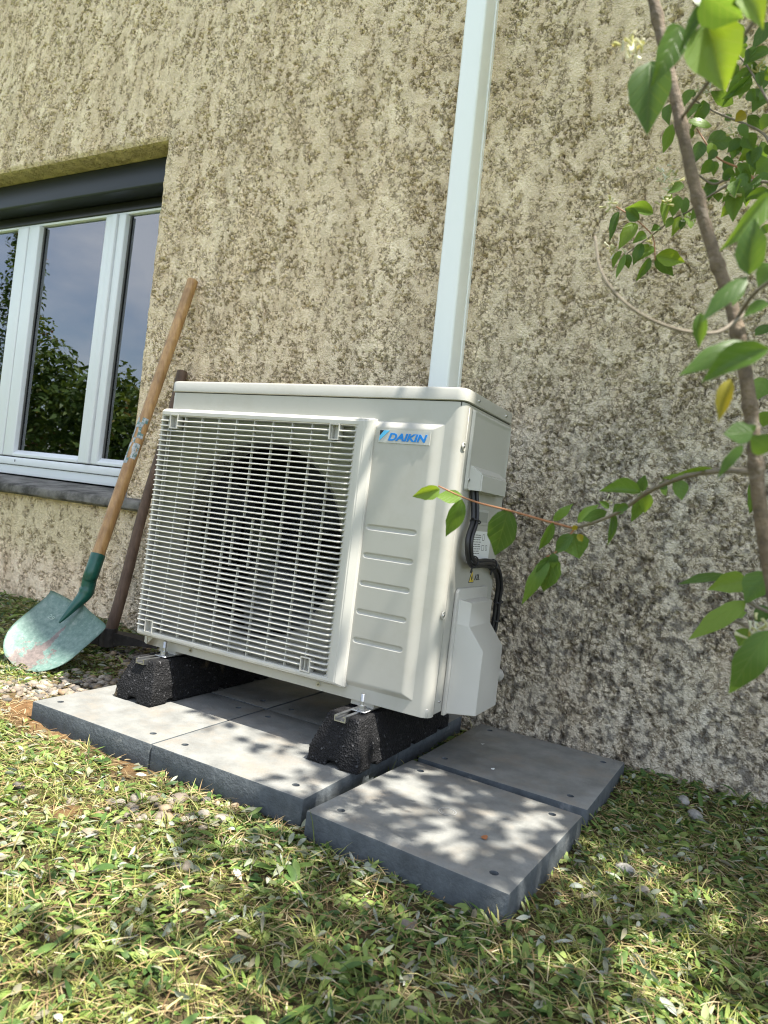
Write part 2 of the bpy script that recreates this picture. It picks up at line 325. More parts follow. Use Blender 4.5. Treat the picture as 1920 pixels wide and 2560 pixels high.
MT['pale'] = foliage_mat('pale_dry_leaf', [(0, (.22, .20, .14)), (.35, (.26, .29, .21)), (.75, (.33, .36, .30)), (1, (.44, .45, .40))], .15, .7)
MT['hedge'] = foliage_mat('hedge_leaf', [(0, (.04, .075, .02)), (.5, (.09, .15, .035)), (.85, (.15, .20, .05)), (1, (.25, .13, .06))], .3, .5)
def pebble_mat():
    m, nt, b = new_mat('river_pebble'); L = nt.links.new; tc = nd(nt, 'ShaderNodeTexCoord')
    at = nd(nt, 'ShaderNodeAttribute', attribute_name='rnd')
    r = ramp(nt, [(0, (.09, .085, .08)), (.3, (.18, .15, .12)), (.6, (.26, .225, .175)), (.85, (.34, .31, .26)), (1, (.24, .17, .10))]); L(at.outputs['Fac'], r.inputs[0])
    n = nd(nt, 'ShaderNodeTexNoise', i_Scale=90, i_Detail=6, i_Roughness=.7); L(tc.outputs['Object'], n.inputs['Vector'])
    rr = ramp(nt, [(.3, (.7, .7, .68)), (.7, (1.2, 1.18, 1.15))]); L(n.outputs[0], rr.inputs[0])
    mx = nd(nt, 'ShaderNodeMix', data_type='RGBA', blend_type='MULTIPLY'); mx.inputs[0].default_value = 1; L(r.outputs[0], mx.inputs[6]); L(rr.outputs[0], mx.inputs[7])
    L(mx.outputs[2], b.inputs['Base Color']); b.inputs['Roughness'].default_value = .75
    bp = nd(nt, 'ShaderNodeBump', i_Strength=.3, i_Distance=.002); L(n.outputs[0], bp.inputs['Height']); L(bp.outputs[0], b.inputs['Normal'])
    return m
MT['pebble'] = pebble_mat()
def ground_mat():
    m, nt, b = new_mat('lawn_soil'); L = nt.links.new; tc = nd(nt, 'ShaderNodeTexCoord')
    n = nd(nt, 'ShaderNodeTexNoise', i_Scale=45, i_Detail=8, i_Roughness=.7); L(tc.outputs['Object'], n.inputs['Vector'])
    r = ramp(nt, [(.25, (.045, .035, .02)), (.5, (.11, .085, .045)), (.62, (.07, .085, .03)), (.8, (.17, .15, .075))]); L(n.outputs[0], r.inputs[0])
    n3 = nd(nt, 'ShaderNodeTexNoise', i_Scale=2.2, i_Detail=5); L(tc.outputs['Object'], n3.inputs['Vector'])
    far = ramp(nt, [(.35, (.07, .12, .03)), (.65, (.15, .19, .06))]); L(n3.outputs[0], far.inputs[0])
    at = nd(nt, 'ShaderNodeAttribute', attribute_name='far'); mx = nd(nt, 'ShaderNodeMix', data_type='RGBA')
    L(at.outputs['Fac'], mx.inputs[0]); L(r.outputs[0], mx.inputs[6]); L(far.outputs[0], mx.inputs[7])
    ad = nd(nt, 'ShaderNodeAttribute', attribute_name='dirt'); mx2 = nd(nt, 'ShaderNodeMix', data_type='RGBA')
    dr = ramp(nt, [(.3, (.10, .055, .025)), (.7, (.27, .16, .075))]); L(n.outputs[0], dr.inputs[0])
    L(ad.outputs['Fac'], mx2.inputs[0]); L(mx.outputs[2], mx2.inputs[6]); L(dr.outputs[0], mx2.inputs[7])
    L(mx2.outputs[2], b.inputs['Base Color']); b.inputs['Roughness'].default_value = .95; b.inputs['Specular IOR Level'].default_value = .1
    n2 = nd(nt, 'ShaderNodeTexNoise', i_Scale=160, i_Detail=6, i_Roughness=.75); L(tc.outputs['Object'], n2.inputs['Vector'])
    bp = nd(nt, 'ShaderNodeBump', i_Strength=1, i_Distance=.006); L(n2.outputs[0], bp.inputs['Height']); L(bp.outputs[0], b.inputs['Normal'])
    return m
MT['ground'] = ground_mat()
def glass_mat():
    m, nt, b = new_mat('window_glass'); L = nt.links.new; nt.nodes.remove(b)
    tr = nd(nt, 'ShaderNodeBsdfTransparent'); tr.inputs[0].default_value = (.80, .84, .82, 1)
    gl = nd(nt, 'ShaderNodeBsdfGlossy'); gl.inputs['Roughness'].default_value = .0; gl.inputs[0].default_value = (.92, .95, 1, 1)
    fr = nd(nt, 'ShaderNodeFresnel'); fr.inputs[0].default_value = 2.5
    ms = nd(nt, 'ShaderNodeMixShader'); L(fr.outputs[0], ms.inputs[0]); L(tr.outputs[0], ms.inputs[1]); L(gl.outputs[0], ms.inputs[2]); L(ms.outputs[0], nt.nodes['Material Output'].inputs[0])
    return m
MT['glass'] = glass_mat()

# ------------------------------------------------------------------ noise in numpy
def vnoise(x, y, seed):
    t = np.random.default_rng(seed).random((257, 257)); t[256] = t[0]; t[:, 256] = t[:, 0]
    xi = np.floor(x).astype(int); yi = np.floor(y).astype(int); fx = x - xi; fy = y - yi
    fx = fx * fx * (3 - 2 * fx); fy = fy * fy * (3 - 2 * fy); xi %= 256; yi %= 256
    return (t[xi, yi] * (1 - fx) + t[xi + 1, yi] * fx) * (1 - fy) + (t[xi, yi + 1] * (1 - fx) + t[xi + 1, yi + 1] * fx) * fy
def fbm(x, y, seed, o=4):
    s = 0; a = .5; n = 0
    for k in range(o): s = s + a * vnoise(x * 2 ** k + 17 * k, y * 2 ** k + 31 * k, seed + k); n += a; a *= .55
    return s / n
def worley(x, y, seed):
    t = np.random.default_rng(seed).random((256, 256, 2)); xi = np.floor(x).astype(int); yi = np.floor(y).astype(int)
    f1 = np.full(x.shape, 9.); f2 = np.full(x.shape, 9.)
    for i in (-1, 0, 1):
        for j in (-1, 0, 1):
            c = t[(xi + i) % 256, (yi + j) % 256]; d = np.hypot(xi + i + c[..., 0] - x, yi + j + c[..., 1] - y)
            f2 = np.minimum(f2, np.maximum(f1, d)); f1 = np.minimum(f1, d)
    return f1, f2
def sst(a, b, x):
    t = np.clip((x - a) / (b - a), 0, 1); return t * t * (3 - 2 * t)

# ------------------------------------------------------------------ ground
def gh(x, y):
    x = np.asarray(x, float); y = np.asarray(y, float)
    h = .022 * (fbm(x * 5 + 40, y * 5 + 40, 3, 3) - .5) + .012 * (fbm(x * 28 + 40, y * 28 + 90, 9, 2) - .5) - .012
    h = h + .05 * sst(.1, -.5, x) * sst(-.5, 0, y)
    h = h + .012 * sst(-.35, -.1, y) * sst(1.4, 1.6, x)
    near = sst(4, 2.5, np.hypot(x - .8, y + .8))
    return h * near - .004
_ax = lambda lo, hi, f0, f1, st: np.unique(np.round(np.concatenate([-np.geomspace(.2, 140, 26)[::-1] + lo, np.arange(lo, f0, .09), np.arange(f0, f1, st), np.arange(f1, hi, .09), np.geomspace(.2, 140, 26) + hi]), 4))
gx = _ax(-2.5, 3.5, -1.3, 2.4, .013); gy = _ax(-3.5, .25, -2.0, .06, .013)
gX, gY = np.meshgrid(gx, gy, indexing='ij'); gZ = gh(gX, gY)
def dirtmap(x, y):
    u, v, d = project(x, y, np.zeros_like(x))
    a = np.exp(-(((u - 130) / 120) ** 2 + ((v - 1800 - .36 * (u - 130)) / 40) ** 2))
    b = np.exp(-(((u - 330) / 60) ** 2 + ((v - 1905) / 26) ** 2)) * .8
    c = np.exp(-(((u - 160) / 70) ** 2 + ((v - 2010) / 25) ** 2)) * .9 + np.exp(-(((u - 60) / 60) ** 2 + ((v - 1770) / 25) ** 2)) * .7
    return np.clip((a + b + c) * (d > 0), 0, 1)
dm = dirtmap(gX, gY)
gZ = gZ + dm * .012 * (.4 + fbm(gX * 60, gY * 60, 77, 3))
def grid_faces(nx, ny):
    i, j = np.meshgrid(np.arange(nx - 1), np.arange(ny - 1), indexing='ij'); a = (i * ny + j).ravel()
    return np.stack([a, a + ny, a + ny + 1, a + 1], 1)
farm = sst(2.0, 3.5, np.hypot(gX - .8, gY + .8))
g = npmesh('ground', np.stack([gX, gY, gZ], -1).reshape(-1, 3), grid_faces(len(gx), len(gy)), MT['ground'], attrs={'far': farm.ravel(), 'dirt': dm.ravel()})
tag(g, kind='structure')

# ------------------------------------------------------------------ house
house = tag(empty('house', (0, 0, 0)), 'house wall of cream roughcast render with a dark-boxed white window on the left', 'house')
WX, WZ0, WZ1 = -0.4425, 0.535, 1.9946     # right jamb, sill line, head of the opening
WXL = -2.75
xs = np.unique(np.round(np.concatenate([np.arange(-4.2, -1.95, .03), np.arange(-1.95, WX, .0039), np.arange(WX, 2.05, .0039), np.arange(2.05, 4.6, .03), [WXL, 4.6]]), 5))
zs = np.unique(np.round(np.concatenate([np.arange(-.12, WZ0, .0039), np.arange(WZ0, WZ1, .0039), np.arange(WZ1, 2.93, .0039), np.arange(2.93, 3.1, .03)]), 5))
X, Z = np.meshgrid(xs, zs, indexing='ij')
def wall_height(X, Z):
    lft = sst(.2, -.9, X) * sst(1.2, 2.0, Z)
    rgt = sst(.3, 1.5, X)
    Xs = X - .35 * (Z - 1.6) * lft
    wx = Xs + .010 * (fbm(Xs * 30 + 50, Z * 30 + 50, 21, 2) - .5); wz = Z + .010 * (fbm(Xs * 30 + 90, Z * 30 + 20, 25, 2) - .5)
    n1 = fbm(wx / .022 + 60, wz / .038 + 60, 31, 4); n2 = fbm(wx / .010 + 60, wz / .013 + 60, 41, 3)
    sm = sst(.62, .25, np.hypot((X + .85) / .75, (Z - .40) / .16) * .5)          # smoother patch under the sill
    big = fbm(X / .45 + 60, Z / .45 + 60, 131, 3)
    m = sst(.515, .575, n1 + .22 * (n2 - .5) + .18 * (big - .5) - .02 * rgt + .10 * sm)
    a1, a2 = worley(wx / .0165 + 60, wz / .0185 + 60, 51); b1, b2 = worley(wx / .0108 + 30, wz / .0115 + 30, 61)
    k1 = 1 - sst(.0, .26, a2 - a1); k2 = 1 - sst(.0, .26, b2 - b1)
    void = sst(.53, .60, fbm(wx / .015 + 10, wz / .017 + 10, 71, 3))
    q1 = fbm(wx / .026 + 15, wz / .036 + 15, 201, 2); w1 = 1 - sst(.008, .055, np.abs(q1 - .5))
    q2 = fbm(wx / .0155 + 35, wz / .020 + 35, 207, 2); w2 = 1 - sst(.010, .075, np.abs(q2 - .5))
    gate = .35 + .65 * sst(.36, .60, fbm(wx / .07 + 80, wz / .09 + 80, 191, 3))
    rough = .0040 + .0030 * (1 - a1 ** 2) - (.0105 * w1 + .0085 * w2) * gate + .005 * (n2 - .5)
    plate = .0050 + .0030 * (n2 - .5) + .0020 * (n1 - .5) - .0012 * k2 - .0022 * w1
    h = rough * (1 - m) + plate * m
    h = h + .004 * (fbm(X / .11 + 60, Z / .11 + 60, 81, 2) - .5)
    return h, m, big, rgt
H, PM, BIG, RGT = wall_height(X, Z)
edge = np.minimum(np.abs(X - WX), 1)
inz = (Z > WZ0 - .004) & (Z < WZ1 + .004)
dj = np.where((Z > WZ0) & (Z < WZ1), np.abs(X - WX), np.hypot(X - WX, np.where(Z >= WZ1, Z - WZ1, WZ0 - Z)))
dh = np.where(X < WX, np.abs(Z - WZ1), np.hypot(X - WX, Z - WZ1))
rnd_edge = np.minimum(dj, dh); er = sst(0, .02, rnd_edge)
H = H * (.35 + .65 * er) - .007 * (1 - er) ** 2
Xd = X + np.where(X >= WX - 1e-4, 1, 0) * .006 * (fbm(Z * 22 + 5, Z * 0 + 3, 91, 3) - .5) * 2 * sst(.03, 0, dj)
# colour: warm cream, greyer and mildewed low on the right, cement patch near the base
st1 = sst(.15, 1.5, X) ; low = sst(1.75, .25, Z)
mild = np.clip(st1 * (.16 + 1.15 * low), 0, 1) + .55 * sst(-.5, -.30, X + .10 * (fbm(X * 9, Z * 9 + 20, 111, 3) - .5)) * sst(.62, .30, Z) * (X < .5)
mild = np.clip(mild * (.55 + .9 * fbm(X / .16 + 60, Z / .40 + 60, 121, 4)), 0, 1)
base = np.array([.95, .775, .56]); grey = np.array([.66, .595, .48]); dark = np.array([.20, .185, .16])
streak = fbm(X / .05 + 60, Z / .5 + 60, 141, 3)
C = base * (1 - mild[..., None]) + grey * mild[..., None]
C = C * (np.array([1., .985, .96]) * (1 - PM[..., None]) + PM[..., None])          # exposed aggregate is browner than the trowelled skin
spots = sst(.52, .64, fbm(X / .014 + 60, Z / .017 + 60, 151, 3)) * mild * sst(1.5, .3, Z + .5 * (1 - RGT)) * .9
C = C * (1 - spots[..., None]) + dark * spots[..., None]
tint = (fbm(X / .06 + 60, Z / .16 + 20, 161, 3) - .5)
C = C * (1 + .35 * tint[..., None] * np.array([.8, 1., 1.2])) * (1 + .25 * (streak - .5))[..., None]
yel = sst(.70, .3, np.hypot((X + .95) / .9, (Z - .36) / .25))
C = C * (1 - .6 * yel[..., None]) + np.array([.80, .70, .44]) * .6 * yel[..., None]
F = grid_faces(len(xs), len(zs))
cx = (X[:-1, :-1] + X[1:, 1:]) / 2; cz = (Z[:-1, :-1] + Z[1:, 1:]) / 2
keep = ~((cx > WXL) & (cx < WX) & (cz > WZ0) & (cz < WZ1)).ravel()
keep &= ~((cx > .45) & (cx < 1.0) & (cz < .45)).ravel() | True
F = F[keep][:, ::-1]
used = np.zeros(X.size, bool); used[F.ravel()] = True; remap = np.cumsum(used) - 1
V = np.stack([Xd, -H, Z], -1).reshape(-1, 3)
wall = npmesh('wall', V[used], remap[F], MT['wall'], house, attrs={'rough': np.clip(1.1 - PM + .35 * mild, .18, 1).ravel()[used]}, cols={'col': C.reshape(-1, 3)[used]})
# head soffit of the opening (same render, yellow ground bounce put into its colour)
xs2 = np.arange(WXL, WX + .001, .0055); ys2 = np.concatenate([np.linspace(.004, .014, 3), np.arange(.019, .21, .0055)])
X2, Y2 = np.meshgrid(xs2, ys2, indexing='ij'); h2, m2, _, _ = wall_height(X2 + 3.3, Y2 + 5)
e2 = sst(0, .02, Y2)
Z2 = WZ1 - .001 + .55 * h2 * (-1) * e2 * .6 + .004 * (1 - e2)
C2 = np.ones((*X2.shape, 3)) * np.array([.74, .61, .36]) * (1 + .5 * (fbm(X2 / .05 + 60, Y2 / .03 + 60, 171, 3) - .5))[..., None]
npmesh('window_head', np.stack([X2, Y2, Z2], -1).reshape(-1, 3), grid_faces(len(xs2), len(ys2))[:, ::-1], MT['wall'], house, attrs={'rough': np.clip(.75 - m2, .1, 1).ravel()}, cols={'col': C2.reshape(-1, 3)})
def jamb(x, n):
    ys = np.arange(0, .30, .012); zz = np.arange(WZ0 - .05, WZ1 + .012, .012); Y, ZZ = np.meshgrid(ys, zz, indexing='ij'); hh, _, _, _ = wall_height(Y + 7, ZZ)
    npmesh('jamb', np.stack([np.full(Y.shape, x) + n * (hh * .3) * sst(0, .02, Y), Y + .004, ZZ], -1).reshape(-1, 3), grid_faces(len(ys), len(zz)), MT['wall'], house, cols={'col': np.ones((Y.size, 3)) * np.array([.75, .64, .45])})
jamb(WX + .003, -1); jamb(WXL - .003, 1)
# eave and gable ends of the house (above the frame; they cast the shade on the wall)
prism('eave', [(-.765, 5.02), (-.765, 5.20), (1.6, 5.95), (1.6, 5.80), (.30, 5.36), (.30, 5.02)], 0, -7.0, 6.5, plain('eave_board', (.55, .52, .46), .7, var=.1), house)
box('upper_wall', (-7, .008, 3.06), (6.5, .30, 5.4), MT['wall'], house)
# room behind the window, surfaces coloured near-black to look unlit
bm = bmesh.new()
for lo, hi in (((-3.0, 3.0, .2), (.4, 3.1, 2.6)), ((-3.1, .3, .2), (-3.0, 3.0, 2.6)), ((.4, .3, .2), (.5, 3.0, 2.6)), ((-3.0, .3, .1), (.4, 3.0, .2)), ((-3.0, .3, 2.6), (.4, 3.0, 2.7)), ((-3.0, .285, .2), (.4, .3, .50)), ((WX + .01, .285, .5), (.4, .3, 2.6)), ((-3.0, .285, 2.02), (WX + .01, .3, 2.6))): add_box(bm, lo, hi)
bmo('room', bm, MT['unlit_room'], house)
# shutter box
prism('shutter_box', [(.100, 1.990), (.100, 1.880), (.108, 1.874), (.215, 1.878), (.225, 1.990)], 0, WXL + .006, WX + .002, MT['shutter'], house, .003)
prism('shutter_guide', [(.196, 1.874), (.196, 1.832), (.203, 1.824), (.235, 1.824), (.235, 1.874)], 0, WXL + .006, WX + .002, plain('shutter_slot', (.02, .02, .02), .3), house, .002)
# window
win = empty('window', (0, 0, 0)); win.parent = house; tag(win, 'white three-light plastic window reflecting hedge and sky')
FY, SY, GY = .190, .176, .206
box('frame', (WXL + .01, FY, .573), (WX, .26, .618), MT['pvc'], win, .004)
box('frame', (WXL + .01, FY - .012, .620), (WX, .26, .657), MT['pvc'], win, .005)
box('frame', (WXL + .01, FY, 1.812), (WX, .26, 1.823), MT['pvc'], win, .002)
box('frame', (WX - .05, FY, .659), (WX - .002, .26, 1.811), MT['pvc'], win, .004)
def stile(a, b): 
    box('stile', (a, SY, .662), (b, .245, 1.810), MT['pvc'], win, .006, 3)
stile(-1.632, -1.549); stile(-1.543, -1.462); stile(-.985, -.938); stile(-.898, -.852); stile(-.575, -.495)
box('astragal', (-.935, SY - .010, .662), (-.901, .244, 1.810), MT['pvc'], win, .005, 3)
box('seal', (-1.548, SY + .006, .664), (-1.544, .24, 1.808), MT['gasket'], win)
for a, b in ((-1.461, -.986), (-.851, -.576), (-2.5, -1.633)):
    prism('sash_rail', [(SY, .662), (SY, .676), (SY + .022, .694), (.245, .694), (.245, .662)], 0, a, b, MT['pvc'], win, .002)
    box('pane', (a + .002, GY, .690), (b - .002, GY + .004, 1.814), MT['glass'], win)
    box('bead', (a + .001, GY - .006, .691), (a + .010, GY - .002, 1.808), MT['gasket'], win)
    box('spacer', (a + .012, GY + .008, .697), (a + .020, GY + .02, 1.808), MT['zinc'], win)
tube('handle', spline([(-.79, .262, .98), (-.79, .29, .985), (-.788, .296, .94), (-.792, .292, .86)], 5), .009, MT['pvc'], win, 8)
bm = bmesh.new(); bmesh.ops.create_circle(bm, cap_ends=True, radius=.005, segments=12, matrix=Matrix.Translation((-1.44, FY - .0135, .640)) @ Matrix.Rotation(R(90), 4, 'X') @ Matrix.Diagonal((.7, 1.3, 1, 1)))
bmo('drain_hole', bm, MT['hole'], win)
# sill
bm = bmesh.new(); nx = 150
prof = [(.30, .48), (-.005, .488), (-.044, .492), (-.052, .499), (-.054, .515), (-.050, .528), (-.040, .534), (.05, .545), (.12, .553), (.195, .566), (.30, .566)]
rows = []
for i in range(nx + 1):
    x = WXL - .1 + (-.305 - (WXL - .1)) * i / nx; r = []
    for (y, z) in prof:
        k = mnoise.noise((x * 14, y * 30, z * 30)) * .003 + mnoise.noise((x * 50, y * 60, z * 60)) * .0015 if y < .02 else 0
        if x > WX - .004 and y > .0: y = min(y, .03)
        if x > WX + .002 and z > .53: z = max(.51, z - .001)
        r.append(bm.verts.new((x, y - k, z + k * .6)))
    rows.append(r)
for a, b in zip(rows, rows[1:]):
    for k in range(len(prof) - 1): bm.faces.new((a[k], a[k + 1], b[k + 1], b[k]))
bm.faces.new(rows[0]); bm.faces.new(rows[-1][::-1])
bmo('window_sill', bm, MT['sill'], house, True)

# ------------------------------------------------------------------ cable trunking
tr = tag(empty('cable_trunking', (.92, 0, .6)), 'tall white plastic trunking running up the render behind the unit', 'trunking')
def lean(o):
    for v in o.data.vertices: v.co.x -= (v.co.z - 1.0) * .0195
bm = bmesh.new(); add_box(bm, (.888, -.094, .62), (.956, -.004, 3.0), .009, 3); o = bmo('cover', bm, MT['trunking'], tr, True); lean(o)
bm = bmesh.new(); add_box(bm, (.893, -.020, .60), (.9595, -.002, 3.0), .001, 1); o = bmo('backplate', bm, MT['trunking'], tr, True); lean(o)

# ------------------------------------------------------------------ slabs
S = .404; T = .060
def slab_mesh():
    bm = bmesh.new(); n = 14
    add_box(bm, (0, 0, -T), (S, S, 0), .0035, 2)
    me = bpy.data.meshes.new('slab_tmp'); bm.to_mesh(me); bm.free(); o = bpy.data.objects.new('slab_tmp', me); COL.objects.link(o)
    bm = bmesh.new(); 
    for (a, b) in ((.045, .045), (S - .045, .05), (.05, S - .045), (S - .05, S - .05)):
        bmesh.ops.create_cone(bm, cap_ends=True, segments=20, radius1=.0075, radius2=.0085, depth=.024, matrix=Matrix.Translation((a, b, -.0)))
    for r0 in (.019,):
        pass
    mc = bpy.data.meshes.new('cut_tmp'); bm.to_mesh(mc); bm.free(); c = bpy.data.objects.new('cut_tmp', mc); COL.objects.link(c)
    md = o.modifiers.new('b', 'BOOLEAN'); md.object = c; md.operation = 'DIFFERENCE'; md.solver = 'EXACT'
    dg = bpy.context.evaluated_depsgraph_get(); dg.update(); r = bpy.data.meshes.new_from_object(o.evaluated_get(dg))
    bpy.data.objects.remove(o); bpy.data.objects.remove(c)
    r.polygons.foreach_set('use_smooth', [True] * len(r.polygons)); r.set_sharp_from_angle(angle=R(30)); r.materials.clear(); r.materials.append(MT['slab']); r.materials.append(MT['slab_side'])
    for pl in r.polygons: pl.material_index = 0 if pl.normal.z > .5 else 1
    r.name = 'paving_slab'
    return r
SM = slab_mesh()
def slab(x, y, z, ang, rot, label, tx=0, ty=0):
    o = bpy.data.objects.new('paving_slab', SM); COL.objects.link(o)
    Q = Matrix.Translation((x, y, z)) @ Matrix.Rotation(ang, 4, 'Z') @ Matrix.Rotation(tx, 4, 'X') @ Matrix.Rotation(ty, 4, 'Y')
    o.matrix_world = Q @ Matrix.Translation((S / 2, S / 2, 0)) @ Matrix.Rotation(R(rot), 4, 'Z') @ Matrix.Translation((-S / 2, -S / 2, 0))
    tag(o, label, 'paving slab', 'grey slabs under the unit'); return o
ZS = .041
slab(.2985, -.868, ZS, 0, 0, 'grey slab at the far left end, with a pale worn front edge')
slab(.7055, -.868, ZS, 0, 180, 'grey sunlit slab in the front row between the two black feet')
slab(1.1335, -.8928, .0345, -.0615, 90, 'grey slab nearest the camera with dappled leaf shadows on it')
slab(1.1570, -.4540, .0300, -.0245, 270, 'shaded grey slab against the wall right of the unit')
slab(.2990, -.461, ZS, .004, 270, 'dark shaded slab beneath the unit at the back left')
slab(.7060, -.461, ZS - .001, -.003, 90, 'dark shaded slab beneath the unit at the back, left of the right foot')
# thin ring left by the mould and a rust mark lie on the nearest slab
sa = bpy.data.objects['paving_slab.002']
bm = bmesh.new()
for ro, ri in ((.018, .0165), (.0125, .0118)):
    N = 36; a = [bm.verts.new((S * .50 + ro * math.cos(t), S * .52 + ro * math.sin(t), .0008)) for t in [2 * math.pi * k / N for k in range(N)]]
    b = [bm.verts.new((S * .50 + ri * math.cos(t), S * .52 + ri * math.sin(t), .0008)) for t in [2 * math.pi * k / N for k in range(N)]]
    for k in range(N): bm.faces.new((a[k], a[(k + 1) % N], b[(k + 1) % N], b[k]))
me = bpy.data.meshes.new('mould_ring'); bm.to_mesh(me); bm.free(); me.materials.append(plain('ring_grey', (.30, .31, .31), .7))
o = bpy.data.objects.new('mould_ring', me); COL.objects.link(o); o.parent = sa

# ------------------------------------------------------------------ rubber feet
def rubber_foot(cx, y0, y1, label):
    root = tag(empty('rubber_foot', (cx, y0 + .1, ZS)), label, 'support foot', 'black rubber feet under the unit')
    zb, zt = ZS + .0015, .149; hb, ht = .067, .041
    bm = bmesh.new()
    # side profile with slanted ends
    v = []
    for (y, z) in ((y0, zb), (y1, zb), (y1, zb + .03), (y1 - .012, zt), (y0 + .028, zt), (y0 + .004, zb + .035)):
        h = hb + (ht - hb) * (0 if z < zb + .001 else ((z - zb) / (zt - zb)) ** .8) if z > zb + .001 else hb
        if abs(z - zb - .03) < .01: h = hb * .985
        v.append((h, y, z))
    L_ = [bm.verts.new((cx - h, y, z)) for h, y, z in v]; R_ = [bm.verts.new((cx + h, y, z)) for h, y, z in v]
    bm.faces.new(L_); bm.faces.new(R_[::-1])
    for i in range(6): bm.faces.new((L_[i], R_[i], R_[(i + 1) % 6], L_[(i + 1) % 6]))
    o = bmo('block', bm, MT['rubber'], root)
    cb = bmesh.new()
    add_box(cb, (cx - .0155, y0 - .05, zt - .013), (cx + .0155, y1 + .05, zt + .02))                   # rail channel
    add_box(cb, (cx - .016, y0 - .05, zb - .02), (cx + .014, y0 + .05, zb + .011))                      # notch at the front
    yy = y0 + .085
    while yy < y1 - .06:                                                                                # scallops and cable notches along the sides
        for s in (-1, 1):
            bmesh.ops.create_cone(cb, cap_ends=True, segments=14, radius1=.024, radius2=.017, depth=.10, matrix=Matrix.Translation((cx + s * .083, yy, zb + .078)))
        yy += .062
    for t in (.06, .26, .42): add_box(cb, (cx - .09, y0 + t, zb - .02), (cx + .09, y0 + t + .024, zb + .010))
    mc = bpy.data.meshes.new('foot_cut'); bmesh.ops.recalc_face_normals(cb, faces=cb.faces); cb.to_mesh(mc); cb.free(); c = bpy.data.objects.new('foot_cut', mc); COL.objects.link(c)
    md = o.modifiers.new('cut', 'BOOLEAN'); md.object = c; md.operation = 'DIFFERENCE'; md.solver = 'EXACT'; md.use_self = True
    rm = o.modifiers.new('rem', 'REMESH'); rm.mode = 'VOXEL'; rm.voxel_size = .0033
    sm = o.modifiers.new('sm', 'SMOOTH'); sm.iterations = 4; sm.factor = .5
    tx = bpy.data.textures.new('granulate', 'CLOUDS'); tx.noise_scale = .006; tx.noise_depth = 2
    dp = o.modifiers.new('disp', 'DISPLACE'); dp.texture = tx; dp.strength = .0028; dp.texture_coords = 'GLOBAL'; dp.mid_level = .5
    dg = bpy.context.evaluated_depsgraph_get(); dg.update(); r = bpy.data.meshes.new_from_object(o.evaluated_get(dg))
    o.modifiers.clear(); o.data = r; r.materials.clear(); r.materials.append(MT['rubber'])
    r.polygons.foreach_set('use_smooth', [True] * len(r.polygons)); bpy.data.objects.remove(c)
    # aluminium C rail in the channel
    bm = bmesh.new(); z0 = zt - .011
    for lo, hi in (((-.0145, z0), (.0145, z0 + .0025)), ((-.0145, z0 + .0025), (-.0120, zt + .002)), ((.0120, z0 + .0025), (.0145, zt + .002)), ((-.0120, zt - .0002), (-.0065, zt + .002)), ((.0065, zt - .0002), (.0120, zt + .002))):
        add_box(bm, (cx + lo[0], y0 + .014, lo[1]), (cx + hi[0], y1 - .02, hi[1]))
    bmo('rail', bm, MT['zinc'], root)
    return root
FX1, FX2 = 1.060, .447
rubber_foot(FX1, -.694, -.20, 'black rubber foot under the unit near its right end')
rubber_foot(FX2, -.694, -.20, 'black rubber foot under the unit at its left end, with a brown scuff')

# ------------------------------------------------------------------ outdoor unit
UX, UY, UZ, UW, UD = .3540, -.5921, .1665, .8740, .322
unit = tag(empty('heat_pump_unit', (UX + UW / 2, UY + UD / 2, UZ)), 'cream heat pump outdoor unit with slatted fan grille and blue lettering', 'heat pump')
def U(u, v, w_): return (UX + u, UY + v, UZ + w_)      # along the width, into the depth, up
HB = .6975; HC = .6955                                               # body height below the lid seam
FCU, FCW, FR = .345, .328, .262
# front casing: plate with the fan opening, rounded upright edges wrapping on to the sides
bm = bmesh.new(); rc = .022; N = 72
def rectpt(a, u0, u1, w0, w1):
    dx, dy = math.cos(a), math.sin(a); t = 1e9
    if dx > 1e-9: t = min(t, (u1 - FCU) / dx)
    if dx < -1e-9: t = min(t, (u0 - FCU) / dx)
    if dy > 1e-9: t = min(t, (w1 - FCW) / dy)
    if dy < -1e-9: t = min(t, (w0 - FCW) / dy)
    return FCU + dx * t, FCW + dy * t
angs = sorted({2 * math.pi * k / N for k in range(N)} | {math.atan2(b - FCW, a - FCU) % (2 * math.pi) for a in (rc, .655) for b in (.0, HC)})
inner = [bm.verts.new(U(FCU + FR * math.cos(a), 0, FCW + FR * math.sin(a))) for a in angs]
outer = [bm.verts.new(U(*[(p := rectpt(a, rc, .655, .0, HC))[0], 0, p[1]])) for a in angs]
lip = [bm.verts.new(U(FCU + (FR - .012) * math.cos(a), .012, FCW + (FR - .012) * math.sin(a))) for a in angs]
lip2 = [bm.verts.new(U(FCU + (FR - .014) * math.cos(a), .075, FCW + (FR - .014) * math.sin(a))) for a in angs]
K = len(angs)
for k in range(K):
    q = (k + 1) % K
    bm.faces.new((inner[k], inner[q], outer[q], outer[k])); bm.faces.new((lip[k], lip[q], inner[q], inner[k])); bm.faces.new((lip2[k], lip2[q], lip[q], lip[k]))
def strip(pl, w0, w1):
    a = [bm.verts.new(U(u, v, w0)) for u, v in pl]; b = [bm.verts.new(U(u, v, w1)) for u, v in pl]
    for i in range(len(pl) - 1): bm.faces.new((a[i], a[i + 1], b[i + 1], b[i]))
arcR = [(UW - rc + rc * math.sin(t), rc - rc * math.cos(t)) for t in [R(90) * k / 7 for k in range(8)]]
arcL = [(rc - rc * math.sin(t), rc - rc * math.cos(t)) for t in [R(90) * k / 7 for k in range(8)]]
strip([(.655, 0)] + arcR + [(UW, .0280)], 0, HC); strip([(0, .30)] + arcL[::-1], 0, HC)
